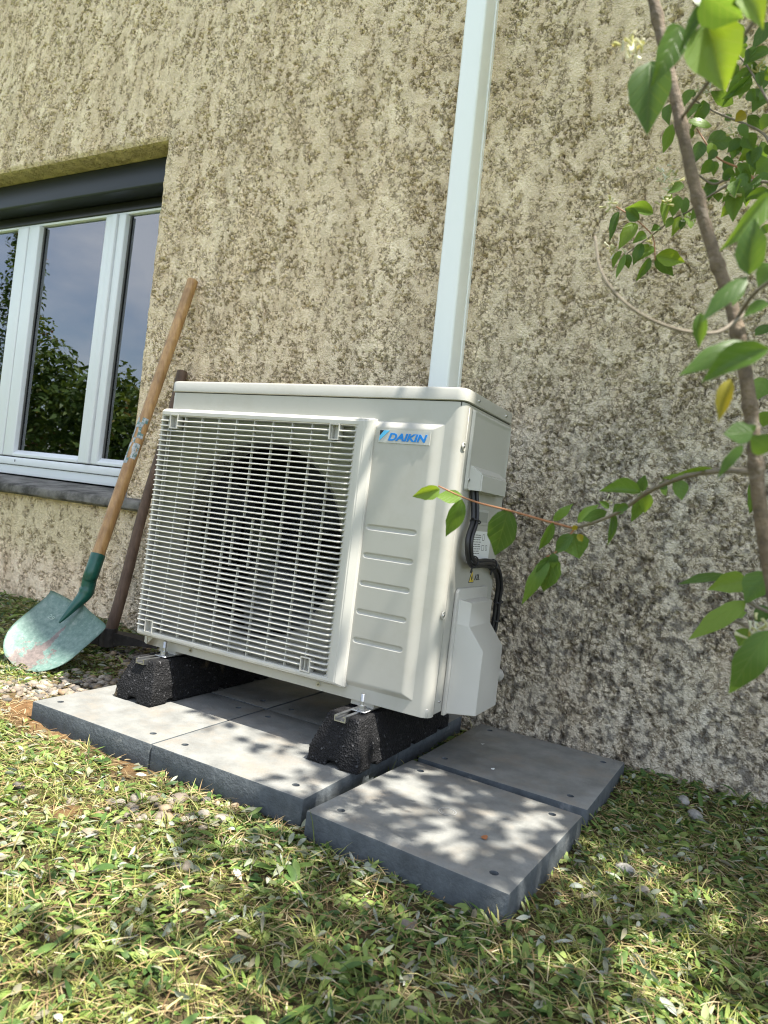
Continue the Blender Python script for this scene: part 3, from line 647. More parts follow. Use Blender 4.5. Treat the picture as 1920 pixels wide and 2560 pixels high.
# inward return along the bottom edge
for pl in ([(rc, 0), (.655, 0), (UW - rc, 0)],):
    a = [bm.verts.new(U(u, v, 0)) for u, v in pl]; b = [bm.verts.new(U(u, v + .02, 0)) for u, v in pl]
    for i in range(len(pl) - 1): bm.faces.new((a[i], b[i], b[i + 1], a[i + 1]))
bmesh.ops.remove_doubles(bm, verts=bm.verts, dist=1e-5)
casing = bmo('front_casing', bm, MT['cream'], unit, True)
# right-hand pressed panel as a relief
def relief(name, nu, nw, fn, P, mat, parent):
    u = np.linspace(0, 1, nu); w_ = np.linspace(0, 1, nw); A, B = np.meshgrid(u, w_, indexing='ij'); v = P(A, B, fn(A, B))
    return npmesh(name, v.reshape(-1, 3), grid_faces(nu, nw), mat, parent)
pu0, pu1, pw0, pw1 = .650, .838, .027, .648
def panel_h(A, B):
    u = pu0 + A * (pu1 - pu0); w_ = pw0 + B * (pw1 - pw0)
    h = .0095 * sst(0, 1, np.minimum.reduce([(u - pu0) / .009, (pu1 - u) / .032, (w_ - pw0) / .018, (pw1 - w_) / .020]))
    for wc in (.399, .334, .2695, .204, .138):
        du = np.maximum(np.abs(u - .7345) - .057, 0); d = np.hypot(du, w_ - wc); h = h - .0034 * sst(.0060, .0042, d)
    return h - .0006
relief('pressed_panel', 90, 470, panel_h, lambda A, B, h: np.stack([UX + pu0 + A * (pu1 - pu0), UY - h, UZ + pw0 + B * (pw1 - pw0)], -1), MT['cream'], unit)
# lid
bm = bmesh.new(); lw = .0035
def lid_ring(o, z, r):
    pts = []
    for cx_, cy_, a0 in ((UW + o - r, -o + r, -90), (UW + o - r, UD + .006 - r, 0), (-o + r, UD + .006 - r, 90), (-o + r, -o + r, 180)):
        for k in range(7): t = R(a0 + 15 * k); pts.append((cx_ + r * math.cos(t), cy_ + r * math.sin(t)))
    return [bm.verts.new(U(a, b, z)) for a, b in pts]
rings = [lid_ring(lw - .002, HB + .0005, .022), lid_ring(lw, HB + .002, .024), lid_ring(lw, HB + .024, .024), lid_ring(lw - .0022, HB + .0285, .022), lid_ring(lw - .008, HB + .0305, .018)]
for a, b in zip(rings, rings[1:]):
    n = len(a)
    for k in range(n): bm.faces.new((a[k], a[(k + 1) % n], b[(k + 1) % n], b[k]))
bm.faces.new(rings[-1]); bm.faces.new(rings[0][::-1])
lid = bmo('lid', bm, MT['cream'], unit, True)
prism('lid_seam', [(.003, .012), (.010, .003), (UW - .010, .003), (UW - .003, .012), (UW - .003, UD - .01), (.003, UD - .01)], 2, UZ + HB - .010, UZ + HB + .001, MT['seam'], unit).location = (0, 0, 0)
o = bpy.data.objects['lid_seam']
for v in o.data.vertices: v.co.x += UX; v.co.y += UY
# side panel, back, bottom
bm = bmesh.new(); add_box(bm, U(UW - .003, .0312, .004), U(UW - .0002, UD, HC), .0012, 1); bmo('side_panel', bm, MT['cream'], unit, True)
box('base_pan', U(.004, .004, .001), U(UW - .004, UD - .003, .02), MT['cream'], unit, .002)
box('coil', U(.02, UD - .03, .02), U(UW - .24, UD - .006, HB - .01), MT['coil'], unit)
box('partition', U(.655, .012, .02), U(.662, UD - .03, HB - .01), MT['black'], unit)
box('inner_left', U(.0015, .28, .02), U(.010, UD - .006, HB - .01), MT['coil'], unit)
box('inner_top', U(.02, .08, HB - .012), U(.65, UD - .03, HB - .006), MT['black'], unit)
box('seam_strip', U(UW - .012, .020, .004), U(UW - .0035, .045, HC), MT['seam'], unit)
# access cover on the side
def side_h(A, B):
    u = A * .262; w_ = B * .182; d = np.minimum.reduce([u, .262 - u, w_, .182 - w_])
    return .0006 + .0060 * sst(.0, .0035, d) - .0022 * sst(.007, .011, d)
relief('access_cover', 70, 60, side_h, lambda A, B, h: np.stack([UX + UW + h, UY + .048 + A * .262, UZ + .507 + B * .182], -1), MT['cream_plastic'], unit)
# hood over the cable entry: sloping roof, bevelled cheeks
bm = bmesh.new(); ou = .003
hv = [(0, .062, .509), (0, .262, .509), (0, .262, .566), (0, .062, .566), (.027, .078, .509), (.027, .252, .509), (.027, .252, .548), (.027, .078, .548)]
vv = [bm.verts.new(U(UW + ou + a, b, c)) for a, b, c in hv]
for f in ((4, 5, 6, 7), (0, 4, 7, 3), (1, 2, 6, 5), (3, 7, 6, 2)): bm.faces.new([vv[i] for i in f])
bmesh.ops.bevel(bm, geom=[e for e in bm.edges if all(v in vv[4:] for v in e.verts)] + [e for e in bm.edges if (e.verts[0] in vv[4:]) != (e.verts[1] in vv[4:])], offset=.003, segments=2, affect='EDGES')
bmo('cable_hood', bm, MT['cream_plastic'], unit, True)
# grip plate; its recess shade is a darker patch laid on top
bm = bmesh.new(); add_box(bm, U(UW, .148, .434), U(UW + .0025, .226, .470), .001); bmo('grip', bm, MT['cream_plastic'], unit, True)
box('grip_shade_patch', U(UW + .0020, .156, .440), U(UW + .0032, .218, .464), plain('grip_shade', (.30, .30, .27), .5), unit)
# rating label, warning mark
lab = box('rating_label', U(UW, .118, .342), U(UW + .0008, .262, .418), MT['label_white'], unit)
ME_ = Matrix(((0, 0, 1, 0), (1, 0, 0, 0), (0, 1, 0, 0), (0, 0, 0, 1)))      # text plane -> side face
bm = bmesh.new(); rr = random.Random(5)
for k in range(9):
    wz = .4085 - k * .0055
    y = .122
    while y < .19:
        l = rr.uniform(.005, .018); add_box(bm, U(UW + .0006, y, wz - .0008), U(UW + .0011, min(y + l, .195), wz + .0009)); y += l + .003
for (y, z, a, b) in ((.205, .396, .012, .014), (.205, .372, .016, .012), (.232, .372, .010, .012), (.135, .353, .014, .009)):
    add_box(bm, U(UW + .0006, y, z), U(UW + .0011, y + a, z + .0012)); add_box(bm, U(UW + .0006, y, z + b), U(UW + .0011, y + a, z + b + .0012))
    add_box(bm, U(UW + .0006, y, z), U(UW + .0011, y + .0012, z + b)); add_box(bm, U(UW + .0006, y + a, z), U(UW + .0011, y + a + .0012, z + b))
bmo('print', bm, MT['ink'], lab)
bm = bmesh.new(); add_prism(bm, [(UY + .146, UZ + .2945), (UY + .180, UZ + .2945), (UY + .163, UZ + .325)], 0, UX + UW, UX + UW + .0007); wt = bmo('warning_triangle', bm, MT['ink'], unit)
bm = bmesh.new(); add_prism(bm, [(UY + .1495, UZ + .2965), (UY + .1765, UZ + .2965), (UY + .163, UZ + .3210)], 0, UX + UW + .0003, UX + UW + .0011); bmo('field', bm, MT['yellow'], wt)
bm = bmesh.new(); add_prism(bm, [(UY + .160, UZ + .3005), (UY + .166, UZ + .3005), (UY + .168, UZ + .306), (UY + .163, UZ + .315), (UY + .158, UZ + .306)], 0, UX + UW + .0005, UX + UW + .0015)
add_box(bm, U(UW + .0005, .156, .2980), U(UW + .0015, .170, .2994)); bmo('flame', bm, MT['ink'], wt)
textmesh('lettering', 'A2L', .020, Matrix.Translation(U(UW + .0008, .184, .300)) @ ME_ @ Matrix.Scale(1.0, 4), MT['ink'], unit)
# valve cover: flat plate plus the pressed box
prism('valve_plate', [(UY + .070, UZ - .004), (UY + .070, UZ + .276), (UY + .078, UZ + .284), (UY + .262, UZ + .284), (UY + .266, UZ + .276), (UY + .266, UZ - .004)], 0, UX + UW + .0006, UX + UW + .0085, MT['valve'], unit, .002)
bm = bmesh.new()
# section (out, w): narrow head then widening box, lofted along the depth
base_o = .008
def vrow(y, pts): return [bm.verts.new(U(UW + a, y, b)) for a, b in pts]
A1 = [(.008, .258), (.032, .254), (.033, .200), (.072, .150), (.072, .004), (.008, .004)]
A0 = [(.008, .262), (.030, .258), (.030, .205), (.070, .146), (.070, .000), (.008, .000)]
ra = vrow(.080, [(.008, .262), (.010, .260), (.010, .205), (.010, .150), (.010, .000), (.008, .000)]); rb = vrow(.100, A1); rcv = vrow(.238, A1)
A2 = [(.008, .256), (.024, .250), (.025, .198), (.056, .146), (.056, .008), (.008, .008)]
rd = vrow(.256, A2)
for a, b in ((ra, rb), (rb, rcv), (rcv, rd)):
    for k in range(6): bm.faces.new((a[k], a[(k + 1) % 6], b[(k + 1) % 6], b[k]))
bm.faces.new(ra[::-1]); bm.faces.new(rd)
bmesh.ops.recalc_face_normals(bm, faces=bm.faces)
bmesh.ops.bevel(bm, geom=list(bm.edges), offset=.0035, segments=2, affect='EDGES', clamp_overlap=True)
bmo('valve_cover', bm, MT['valve'], unit, True)
tube('pipe_stub', spline([U(UW + .045, .25, .075), U(UW + .045, .285, .07), U(UW + .043, .315, .06)], 5), .017, MT['valve'], unit, 14)
# screws
def screw(name, p, ax, r=.0045, dish=0.0):
    bm = bmesh.new(); rot = Matrix.Rotation(R(90), 4, 'X') if ax == 1 else Matrix.Rotation(R(90), 4, 'Y')
    bmesh.ops.create_cone(bm, cap_ends=True, segments=14, radius1=r * .75 if ax == 1 else r, radius2=r if ax == 1 else r * .75, depth=.003, matrix=Matrix.Translation(p) @ rot)
    s = bmo(name, bm, MT['screw'], unit, True)
    q = Vector(p) + (Vector((0, -.0016, 0)) if ax == 1 else Vector((.0016, 0, 0)))
    bm = bmesh.new()
    for k in (0, 1):
        a, b = (.0034, .0007) if k == 0 else (.0007, .0034)
        lo = (q.x - a, q.y - .0002, q.z - b) if ax == 1 else (q.x - .0002, q.y - a, q.z - b); hi = (q.x + a, q.y + .0002, q.z + b) if ax == 1 else (q.x + .0002, q.y + a, q.z + b)
        add_box(bm, lo, hi)
    bmo('cross_slot', bm, MT['seam'], s)
    if dish:
        bm = bmesh.new(); a0 = None; prev = None
        for rr_, dd in ((dish, .0002), (dish * .86, .0022), (dish * .60, .0008), (0.0001, .0006)):
            ring = []
            for k in range(20):
                t = 2 * math.pi * k / 20
                ring.append(bm.verts.new((p[0] + dd - .0012, p[1] + rr_ * math.cos(t), p[2] + rr_ * math.sin(t))))
            if prev:
                for k in range(20): bm.faces.new((prev[k], prev[(k + 1) % 20], ring[(k + 1) % 20], ring[k]))
            prev = ring
        bmo('dimple', bm, MT['cream'], unit, True)
for u in (.181, .587): screw('screw', U(u, -.0012, .0135), 1, .0055)
screw('screw', U(UW + .0012, .020, .600), 0, .0042, .010); screw('screw', U(UW + .0012, .018, .226), 0, .0042, .010)
screw('screw', U(UW + lw + .001, .070, HB + .013), 0, .0042); screw('screw', U(UW + lw + .001, .262, HB + .013), 0, .0042)
screw('screw', U(UW + .0065, .058, .531), 0, .005)
screw('screw', U(UW + .0012, .052, .030), 0, .003)
# badge and lettering on the front
PY = -.0112
bd = box('badge', U(.6755, PY + .0006, .5945), U(.8055, PY + .0030, .6245), MT['badge'], unit)
MF = Matrix(((1, 0, 0, 0), (0, 0, -1, 0), (0, 1, 0, 0), (0, 0, 0, 1)))
t = textmesh('lettering', 'DAIKIN', .0232, Matrix.Translation(U(.6995, PY, .6005)) @ MF @ Matrix.Diagonal((1.06, 1, 1, 1)), MT['logo_blue'], bd, .24, .0009)
xsx = [v.co.x for v in t.data.vertices]; sxx = .098 / (max(xsx) - min(xsx)); x0 = min(xsx)
for v in t.data.vertices: v.co.x = UX + .7005 + (v.co.x - x0) * sxx
bm = bmesh.new(); add_prism(bm, [(UX + .678, UZ + .6225), (UX + .678, UZ + .6100), (UX + .6875, UZ + .6225)], 1, UY + PY - .0004, UY + PY + .0010); bmo('emblem_black', bm, MT['logo_black'], bd)
bm = bmesh.new(); add_prism(bm, [(UX + .678, UZ + .6088), (UX + .6885, UZ + .6225), (UX + .7025, UZ + .6225), (UX + .678, UZ + .5985)], 1, UY + PY - .0004, UY + PY + .0010); bmo('emblem_blue', bm, MT['logo_light'], bd)
# mounting brackets, studs and nuts
for fx in (FX1, FX2):
    br = box('mount_bracket', (fx - .008, UY - .032, .1515), (fx + .030, UY + .10, .1545), MT['zinc'], unit, .001, 1)
    box('bracket_web', (fx - .030, UY + .006, .155), (fx + .030, UY + .09, UZ + .001), MT['cream'], unit)
    by = UY - .020; bxx = fx + .014
    bm = bmesh.new(); bmesh.ops.create_cone(bm, cap_ends=True, segments=14, radius1=.0045, radius2=.0042, depth=.046, matrix=Matrix.Translation((bxx, by, .170)))
    for k in range(8): bmesh.ops.create_cone(bm, cap_ends=True, segments=14, radius1=.0052, radius2=.0044, depth=.0016, matrix=Matrix.Translation((bxx, by, .176 + k * .0021)))
    bt = bmo('stud', bm, MT['zinc'], unit, True)
    bm = bmesh.new(); bmesh.ops.create_cone(bm, cap_ends=True, segments=6, radius1=.0098, radius2=.0098, depth=.0085, matrix=Matrix.Translation((bxx, by, .1612))); bmo('nut', bm, MT['zinc'], bt)
    bm = bmesh.new(); bmesh.ops.create_cone(bm, cap_ends=True, segments=24, radius1=.0125, radius2=.0125, depth=.0016, matrix=Matrix.Translation((bxx, by, .1556))); bmo('washer', bm, MT['zinc'], bt)
# fan behind the grille
fan = empty('fan', (0, 0, 0)); fan.parent = unit; fan.matrix_parent_inverse = Matrix.Translation(-Vector(unit.location))
bm = bmesh.new(); bmesh.ops.create_cone(bm, cap_ends=True, segments=32, radius1=.062, radius2=.05, depth=.05, matrix=Matrix.Translation(U(FCU, .075, FCW)) @ Matrix.Rotation(R(90), 4, 'X')); bmo('hub', bm, MT['fan'], fan, True)
bm = bmesh.new(); bmesh.ops.create_cone(bm, cap_ends=True, segments=6, radius1=.009, radius2=.009, depth=.012, matrix=Matrix.Translation(U(FCU, .044, FCW)) @ Matrix.Rotation(R(90), 4, 'X')); bmo('hub_nut', bm, MT['zinc'], fan)
for b_ in range(3):
    a0 = b_ * 2.094 + .5; vs = []; nr, na = 8, 9
    for i in range(nr):
        r = .055 + (FR - .028 - .055) * i / (nr - 1)
        for j in range(na):
            s = j / (na - 1) - .5; a = a0 + s * (1.15 - .25 * i / nr) + .35 * i / nr
            vs.append(U(FCU + r * math.cos(a), .085 + s * .055, FCW + r * math.sin(a)))
    pyd('blade', vs, [(i * na + j, i * na + j + 1, (i + 1) * na + j + 1, (i + 1) * na + j) for i in range(nr - 1) for j in range(na - 1)], MT['fan'], fan, True)
bm = bmesh.new(); bmesh.ops.create_cone(bm, cap_ends=True, segments=28, radius1=.05, radius2=.05, depth=.09, matrix=Matrix.Translation(U(FCU, .17, FCW)) @ Matrix.Rotation(R(90), 4, 'X')); bmo('motor', bm, MT['black'], fan, True)
# grille
gr = empty('fan_grille', (0, 0, 0)); gr.parent = unit; gr.matrix_parent_inverse = Matrix.Translation(-Vector(unit.location))
gu0, gu1, gw0, gw1, gd = .004, .664, .024, .649, .031
iu0, iu1, iw0, iw1 = .012, .630, .043, .627
def bar(name, quad_outer_in):
    pass
bm = bmesh.new()
def ring4(o, v): return [bm.verts.new(U(a, v, b)) for a, b in o]
seqs = [([(gu0, gw0), (gu1, gw0), (gu1, gw1), (gu0, gw1)], -.0006),
        ([(gu0, gw0 + .001), (gu1, gw0 + .001), (gu1, gw1 - .001), (gu0, gw1 - .001)], -gd * .52),
        ([(gu0 + .003, gw0 + .009), (gu1 - .018, gw0 + .009), (gu1 - .018, gw1 - .008), (gu0 + .003, gw1 - .008)], -gd),
        ([(iu0, iw0), (iu1, iw0), (iu1, iw1), (iu0, iw1)], -gd),
        ([(iu0 + .001, iw0 + .001), (iu1 - .016, iw0 + .001), (iu1 - .016, iw1 - .001), (iu0 + .001, iw1 - .001)], -gd + .012),
        ([(iu0 + .001, iw0 + .001), (iu1 - .017, iw0 + .001), (iu1 - .017, iw1 - .001), (iu0 + .001, iw1 - .001)], -.001)]
rg = [ring4(*s) for s in seqs]
for a, b in zip(rg, rg[1:]):
    for k in range(4): bm.faces.new((a[k], a[(k + 1) % 4], b[(k + 1) % 4], b[k]))
bmesh.ops.recalc_face_normals(bm, faces=bm.faces)
es = [e for e in bm.edges if len(e.link_faces) == 2 and e.calc_face_angle(0) > .2]
bmesh.ops.bevel(bm, geom=es, offset=.0032, segments=3, affect='EDGES', clamp_overlap=True)
bmo('frame', bm, MT['grille'], gr, True)
NS = 43; pit = (iw1 - iw0) / NS
def slat_mesh(u0, u1, tail):
    bm = bmesh.new(); prof = [(-gd + .001, -.0020), (-gd - .0006, .0001), (-gd + .001, .0022), (-gd + .018, .0028), (-gd + .018, .0000)]
    pts = [(u0, 0), (u1, 0)] + ([(u1 + .008, .004), (u1 + .0145, .0125)] if tail else [])
    rows = [[bm.verts.new(U(u, v + dv * 1.0, z + dv * .35)) for v, z in prof] for u, dv in pts]
    for a, b in zip(rows, rows[1:]):
        for k in range(5): bm.faces.new((a[k], a[(k + 1) % 5], b[(k + 1) % 5], b[k]))
    bm.faces.new(rows[0][::-1]); bm.faces.new(rows[-1]); bmesh.ops.recalc_face_normals(bm, faces=bm.faces)
    me = bpy.data.meshes.new('slat'); bm.to_mesh(me); bm.free(); me.materials.append(MT['grille']); return me
full = slat_mesh(iu0 - .007, iu1 - .016, True)
brk = [(.040, .593, .631), (.552, .591, .629), (.036, .040, .074), (.548, .043, .077)]     # square brackets u, w0, w1
pieces = {}
def slat(u0, u1, tail, w_):
    k = (u0, u1, tail)
    if k not in pieces: pieces[k] = slat_mesh(u0, u1, tail)
    o = bpy.data.objects.new('slat', pieces[k]); COL.objects.link(o); o.parent = gr; o.location = (0, 0, w_)
    o.matrix_parent_inverse = Matrix.Identity(4)
for k in range(1, NS):
    w_ = iw0 + k * pit
    cut = [b for b in brk if b[1] - .002 < w_ < b[2] + .002]; a = iu0 - .007
    for b in sorted(cut): slat(a, b[0], False, w_); a = b[0] + .028
    slat(a, iu1 - .016, True, w_)
for (u, w0, w1) in brk:
    bm = bmesh.new(); t_ = .0024
    for lo, hi in (((u, w0), (u + t_, w1)), ((u + .028 - t_, w0), (u + .028, w1)), ((u + t_, w0), (u + .028 - t_, w0 + t_)), ((u + t_, w1 - t_), (u + .028 - t_, w1))): add_box(bm, U(lo[0], -gd - .0012, lo[1]), U(hi[0], -gd + .018, hi[1]))
    add_box(bm, U(u + t_, -gd + .016, w0 + t_), U(u + .028 - t_, -gd + .018, w1 - t_))
    bmo('fixing_socket', bm, MT['grille'], gr)
ub = .030
while ub < .612:
    box('upright', U(ub - .0011, -gd + .006, iw0), U(ub + .0011, -gd + .014, iw1), MT['grille'], gr); ub += .0585
for ub in (.2935, .3225, .352):
    box('upright', U(ub - .0011, -gd + .006, .255), U(ub + .0011, -gd + .014, .385), MT['grille'], gr)

# ------------------------------------------------------------------ power cable
cab = tag(empty('power_cable', U(UW + .02, .09, .33)), 'black cables tied together down the right side of the unit', 'cable')
path = [(.006, .092, .516), (.012, .093, .480), (.018, .088, .440), (.020, .064, .400), (.022, .070, .365), (.022, .095, .348), (.020, .135, .343), (.018, .190, .344), (.016, .245, .339), (.014, .300, .322), (.010, .340, .285), (.006, .352, .240), (.004, .358, .190), (-.002, .356, .140), (-.02, .34, .10)]
for du, dv, r in ((0, -.0058, .0056), (.002, .0058, .0056), (.008, .0, .0042)):
    off = [Vector(U(UW + a + du, b + dv, c + (dv if 4 < i < 10 else 0))) for i, (a, b, c) in enumerate(path)]
    tube('cable', spline(off, 6), r, MT['cable'], cab, 10)
for i in (2, 5, 8, 11, 12):
    a, b, c = path[i]; p0 = Vector(U(UW + a + .004, b, c)); d = (Vector(path[i + 1]) - Vector(path[i - 1])).normalized()
    s = Vector((1, 0, 0)); n = d.cross(s).normalized(); s = n.cross(d)
    bm = bmesh.new(); ring = [p0 + n * math.cos(t) * .0135 + s * math.sin(t) * .0115 for t in [2 * math.pi * k / 18 for k in range(19)]]
    add_tube(bm, ring, .0018, 5); add_tube(bm, [p0 + n * .012, p0 + n * .026], .0022, 5)
    bmo('cable_tie', bm, MT['cable'], cab, True)

# ------------------------------------------------------------------ shovel
def wear(v, tip):
    return np.clip(1 - np.linalg.norm(v - tip, axis=1) / .19, 0, 1)
sh = tag(empty('shovel', (-.15, -.58, .0)), 'round-point shovel with worn green blade and wooden handle leaning on the wall', 'shovel')
top = Vector((-.186, -.030, 1.395)); sk = Vector((-.108, -.384, .345)); sb = Vector((-.122, -.402, .20)); tip = Vector((-.155, -.588, .004))
hp = [sk + (top - sk) * t for t in [k / 26 for k in range(26)] + [.975, .985, .99, .994, .997, .999, 1.0]]
tube('handle', hp, lambda t: .0212 * math.sqrt(max(.02, 1 - max(0, (t - .985) / .0151) ** 2)) - .001 * math.sin(t * 3.14), MT['ash'], sh, 16)
b2 = bmesh.new(); d_ = (top - sk).normalized(); sidev = Vector((-.9, -.2, -.1)); side = (sidev - d_ * sidev.dot(d_)).normalized()
# worn sticker on the handle
stp = [sk + (top - sk) * t for t in np.linspace(.30, .46, 10)]; nrm = (Vector((.25, -1, .0))); nrm = (nrm - d_ * nrm.dot(d_)).normalized(); sd_ = d_.cross(nrm)
vs = []; fs = []
for i, p in enumerate(stp):
    for j in range(5):
        a = R(-70 + 28 * j + random.uniform(-8, 8)); vs.append(p + (nrm * math.cos(a) - sd_ * math.sin(a)) * 0.0216 + sd_ * .0)
for i in range(9):
    for j in range(4):
        if random.random() > .22: fs.append((i * 5 + j, i * 5 + j + 1, i * 5 + j + 6, i * 5 + j + 5))
pyd('sticker', vs, fs, plain('torn_sticker', (.42, .44, .44), .5, var=.5, vscale=70, dirt=(.10, .20, .17), dscale=60, dth=(.5, .55)), sh, True)
soc = spline([sk + d_ * .005, sk - d_ * .06, sb + Vector((.004, .006, .07)), sb + Vector((0, 0, .02)), sb + (tip - sb) * .18 + Vector((0, 0, .012)), sb + (tip - sb) * .42 + Vector((0, 0, .006))], 7)
tube('socket', soc, lambda t: .0240 - .002 * t if t < .55 else .0229 * (1 - (t - .55) / .45) ** .8 + .003, MT['socket'], sh, 16)
# blade: dished sheet with a folded shoulder, pointed round tip
sb = sb + Vector((-.002, .0, -.042)); fwd = (tip - sb); Lb = fwd.length + .02; fwd.normalize(); side = Vector((.93, .36, .0)); side = (side - fwd * side.dot(fwd)).normalized(); nor = side.cross(fwd).normalized()
if nor.z < 0: nor = -nor
NB, NA = 30, 25; bv = []
for i in range(NB):
    t = i / (NB - 1); y = t * Lb
    hw = .137 * (1 - .03 * t) if t < .5 else .137 * .985 * math.sqrt(max(0, 1 - ((t - .5) / .5) ** 2.3))
    for j in range(NA):
        s = j / (NA - 1) * 2 - 1
        zc = .020 * s * s * (1 - .35 * t) + .012 * math.exp(-(s / .13) ** 2) * max(0, 1 - t / .72) + .012 * math.sin(t * math.pi)* -1 * (1 - s * s)
        step = (.010 * abs(s) + .012 * (1 - abs(s))) * math.exp(-(t / .05)) 
        yo = -.018 * (abs(s)) * (1 - t) * 0 + (.022 * (1 - abs(s)) ** .6 - .012) * max(0, 1 - t / .2) * -1
        bv.append(sb + fwd * (y + yo) + side * (s * hw) + nor * (zc + step))
bv = np.array([tuple(p) for p in bv]); thick = np.array(nor) * .0018
Vb = np.concatenate([bv, bv - thick]); fq = grid_faces(NB, NA); Fb = np.concatenate([fq, fq[:, ::-1] + len(bv)])
bo = [i * NA for i in range(NB)] + [(NB - 1) * NA + j for j in range(1, NA)] + [i * NA + NA - 1 for i in range(NB - 2, -1, -1)] + [j for j in range(NA - 2, 0, -1)]
rim = np.array([(bo[k], bo[(k + 1) % len(bo)], bo[(k + 1) % len(bo)] + len(bv), bo[k] + len(bv)) for k in range(len(bo))])
Fb = np.concatenate([Fb, rim]); wr = wear(Vb, np.array(tip) + np.array((.0, .03, 0)))
ridge = np.tile(np.exp(-((np.linspace(-1, 1, NA) - .02) / .06) ** 2)[None, :] * (np.linspace(0, 1, NB)[:, None] > .25) * .42, (1, 1)).ravel()
wr = np.clip(wr * .62 + np.concatenate([ridge, ridge]) * .9, 0, 1)
bl = npmesh('blade', Vb, Fb, MT['blade'], sh, attrs={'wear': wr})
p29 = Vector(bv[9 * NA + 5]); bxx = (Vector(bv[9 * NA + 8]) - Vector(bv[9 * NA + 2])).normalized(); byy = (Vector(bv[6 * NA + 5]) - Vector(bv[12 * NA + 5])).normalized(); bn = bxx.cross(byy).normalized(); byy = bn.cross(bxx)
M29 = Matrix.Identity(4)
for i in range(3): M29[i][0], M29[i][1], M29[i][2], M29[i][3] = bxx[i], byy[i], bn[i], (p29 + bn * .0022)[i]
textmesh('stamp', '29', .022, M29, plain('stamp_worn', (.33, .44, .38), .6), bl, 0, 0, .0003)

# ------------------------------------------------------------------ mattock
mk = tag(empty('mattock', (-.16, -.25, .03)), 'old mattock with dark wooden handle leaning between shovel and unit', 'mattock')
mt, mb = Vector((-.184, -.028, 1.045)), Vector((-.150, -.262, .045))
tube('handle', [mb + (mt - mb) * (k / 20) + Vector((.004 * math.sin(k * .5), 0, 0)) for k in range(21)], lambda t: .0215 - .004 * math.sin(min(1, t * 1.6) * 1.5) + (.002 if t > .9 else 0), MT['oldwood'], mk, 12)
bm = bmesh.new(); hc = mb + Vector((0, 0, .006)); ax = Vector((.80, .52, .06)).normalized(); sd2 = Vector((-.52, .80, 0)).normalized()
add_tube(bm, [hc - Vector((0, 0, .028)), hc + Vector((0, 0, .034))], lambda t: .034 - .006 * t, 12)
def arm(sgn, L, w0, w1):
    r = []
    for k in range(8):
        t = k / 7; c = hc + ax * sgn * (.02 + L * t) + Vector((0, 0, -.02 * t * t - .002)); w_ = w0 + (w1 - w0) * t; h = .020 * (1 - t) + .003
        r.append([bm.verts.new(c + sd2 * w_ + Vector((0, 0, h))), bm.verts.new(c - sd2 * w_ + Vector((0, 0, h))), bm.verts.new(c - sd2 * w_ - Vector((0, 0, h))), bm.verts.new(c + sd2 * w_ - Vector((0, 0, h)))])
    for a, b in zip(r, r[1:]):
        for k in range(4): bm.faces.new((a[k], a[(k + 1) % 4], b[(k + 1) % 4], b[k]))
    bm.faces.new(r[0][::-1]); bm.faces.new(r[-1])
arm(1, .16, .022, .045); arm(-1, .13, .018, .012)
bmo('head', bm, MT['rust'], mk, True)

# ------------------------------------------------------------------ shrub at the right
shrub = tag(empty('honeysuckle_shrub', tuple(GZ(2060, 2500, 0))), 'leafy honeysuckle shrub with a thin brown stem at the right edge, close to the camera', 'shrub')
def leaf_mesh(droop, fold, skew, seed):
    n = 8; vs = []; fs = []
    rr = random.Random(seed)
    for i in range(n + 1):
        t = i / n; hw = .5 * (math.sin(math.pi * min(1, t ** .80)) ** .78 if 0 < t < 1 else 0) * (1 - .42 * max(0, (t - .62) / .38))
        if i == n: hw = 0.0
        zc = -droop * t * t + .05 * math.sin(t * 6 + seed) * .4
        for s in (-1, -.5, 0, .5, 1):
            e = 1 + rr.uniform(-.07, .07) if abs(s) == 1 else 1
            vs.append((t, s * hw * e + skew * math.sin(t * 3.1) * .12, zc + fold * abs(s) * hw * 1.0 - .12 * abs(s) ** 2 * hw * (1 if fold < .2 else 0)))
    for i in range(n):
        for j in range(4): fs.append((i * 5 + j, i * 5 + j + 1, i * 5 + j + 6, i * 5 + j + 5))
    me = bpy.data.meshes.new('leaf'); me.from_pydata(vs, [], fs); me.update(); me.polygons.foreach_set('use_smooth', [True] * len(fs)); me.materials.append(MT['leaf']); return me
LM = [leaf_mesh(*a, i) for i, a in enumerate([(.10, .25, .3), (.18, .35, -.3), (.05, .15, .2), (.28, .3, .0), (-.06, .45, -.2), (.12, .1, .4)])]
camv = Vector(CAM)
def place_leaf(parent, b, t, wd, twist=None, mi=None, mat=None):
    b, t = Vector(b), Vector(t); x = t - b; L = x.length; x.normalize(); n = (camv - b).normalized() + Vector((0, 0, .35)); n = (n - x * n.dot(x)).normalized()
    tw = random.uniform(-.6, .6) if twist is None else twist; n = (Matrix.Rotation(tw, 3, x) @ n); y = n.cross(x)
    wd = wd / max(.5, abs(math.cos(tw))) / .95
    me = LM[random.randrange(6) if mi is None else mi]
    if mat is not None: me = me.copy(); me.materials[0] = mat
    o = bpy.data.objects.new('leaf', me); COL.objects.link(o); o.parent = parent
    Mw = Matrix.Identity(4)
    for i in range(3): Mw[i][0], Mw[i][1], Mw[i][2], Mw[i][3] = x[i] * L, y[i] * wd, n[i] * L, b[i]
    o.matrix_basis = Matrix.Translation(-WP(parent)) @ Mw
    return o
def WP(o):
    p = Vector(o.location)
    return p + WP(o.parent) if o.parent else p
def part(name, parent):
    o = empty(name, (0, 0, 0)); o.parent = parent; o.location = -Vector(parent.location); return o
def ctube(name, pts, rad, mat, parent, sides=8, n=6, wob=0.0):
    bm = bmesh.new(); add_tube(bm, [p - WP(parent) for p in spline(pts, n)], rad, sides, True, wob); return bmo_local(name, bm, mat, parent)
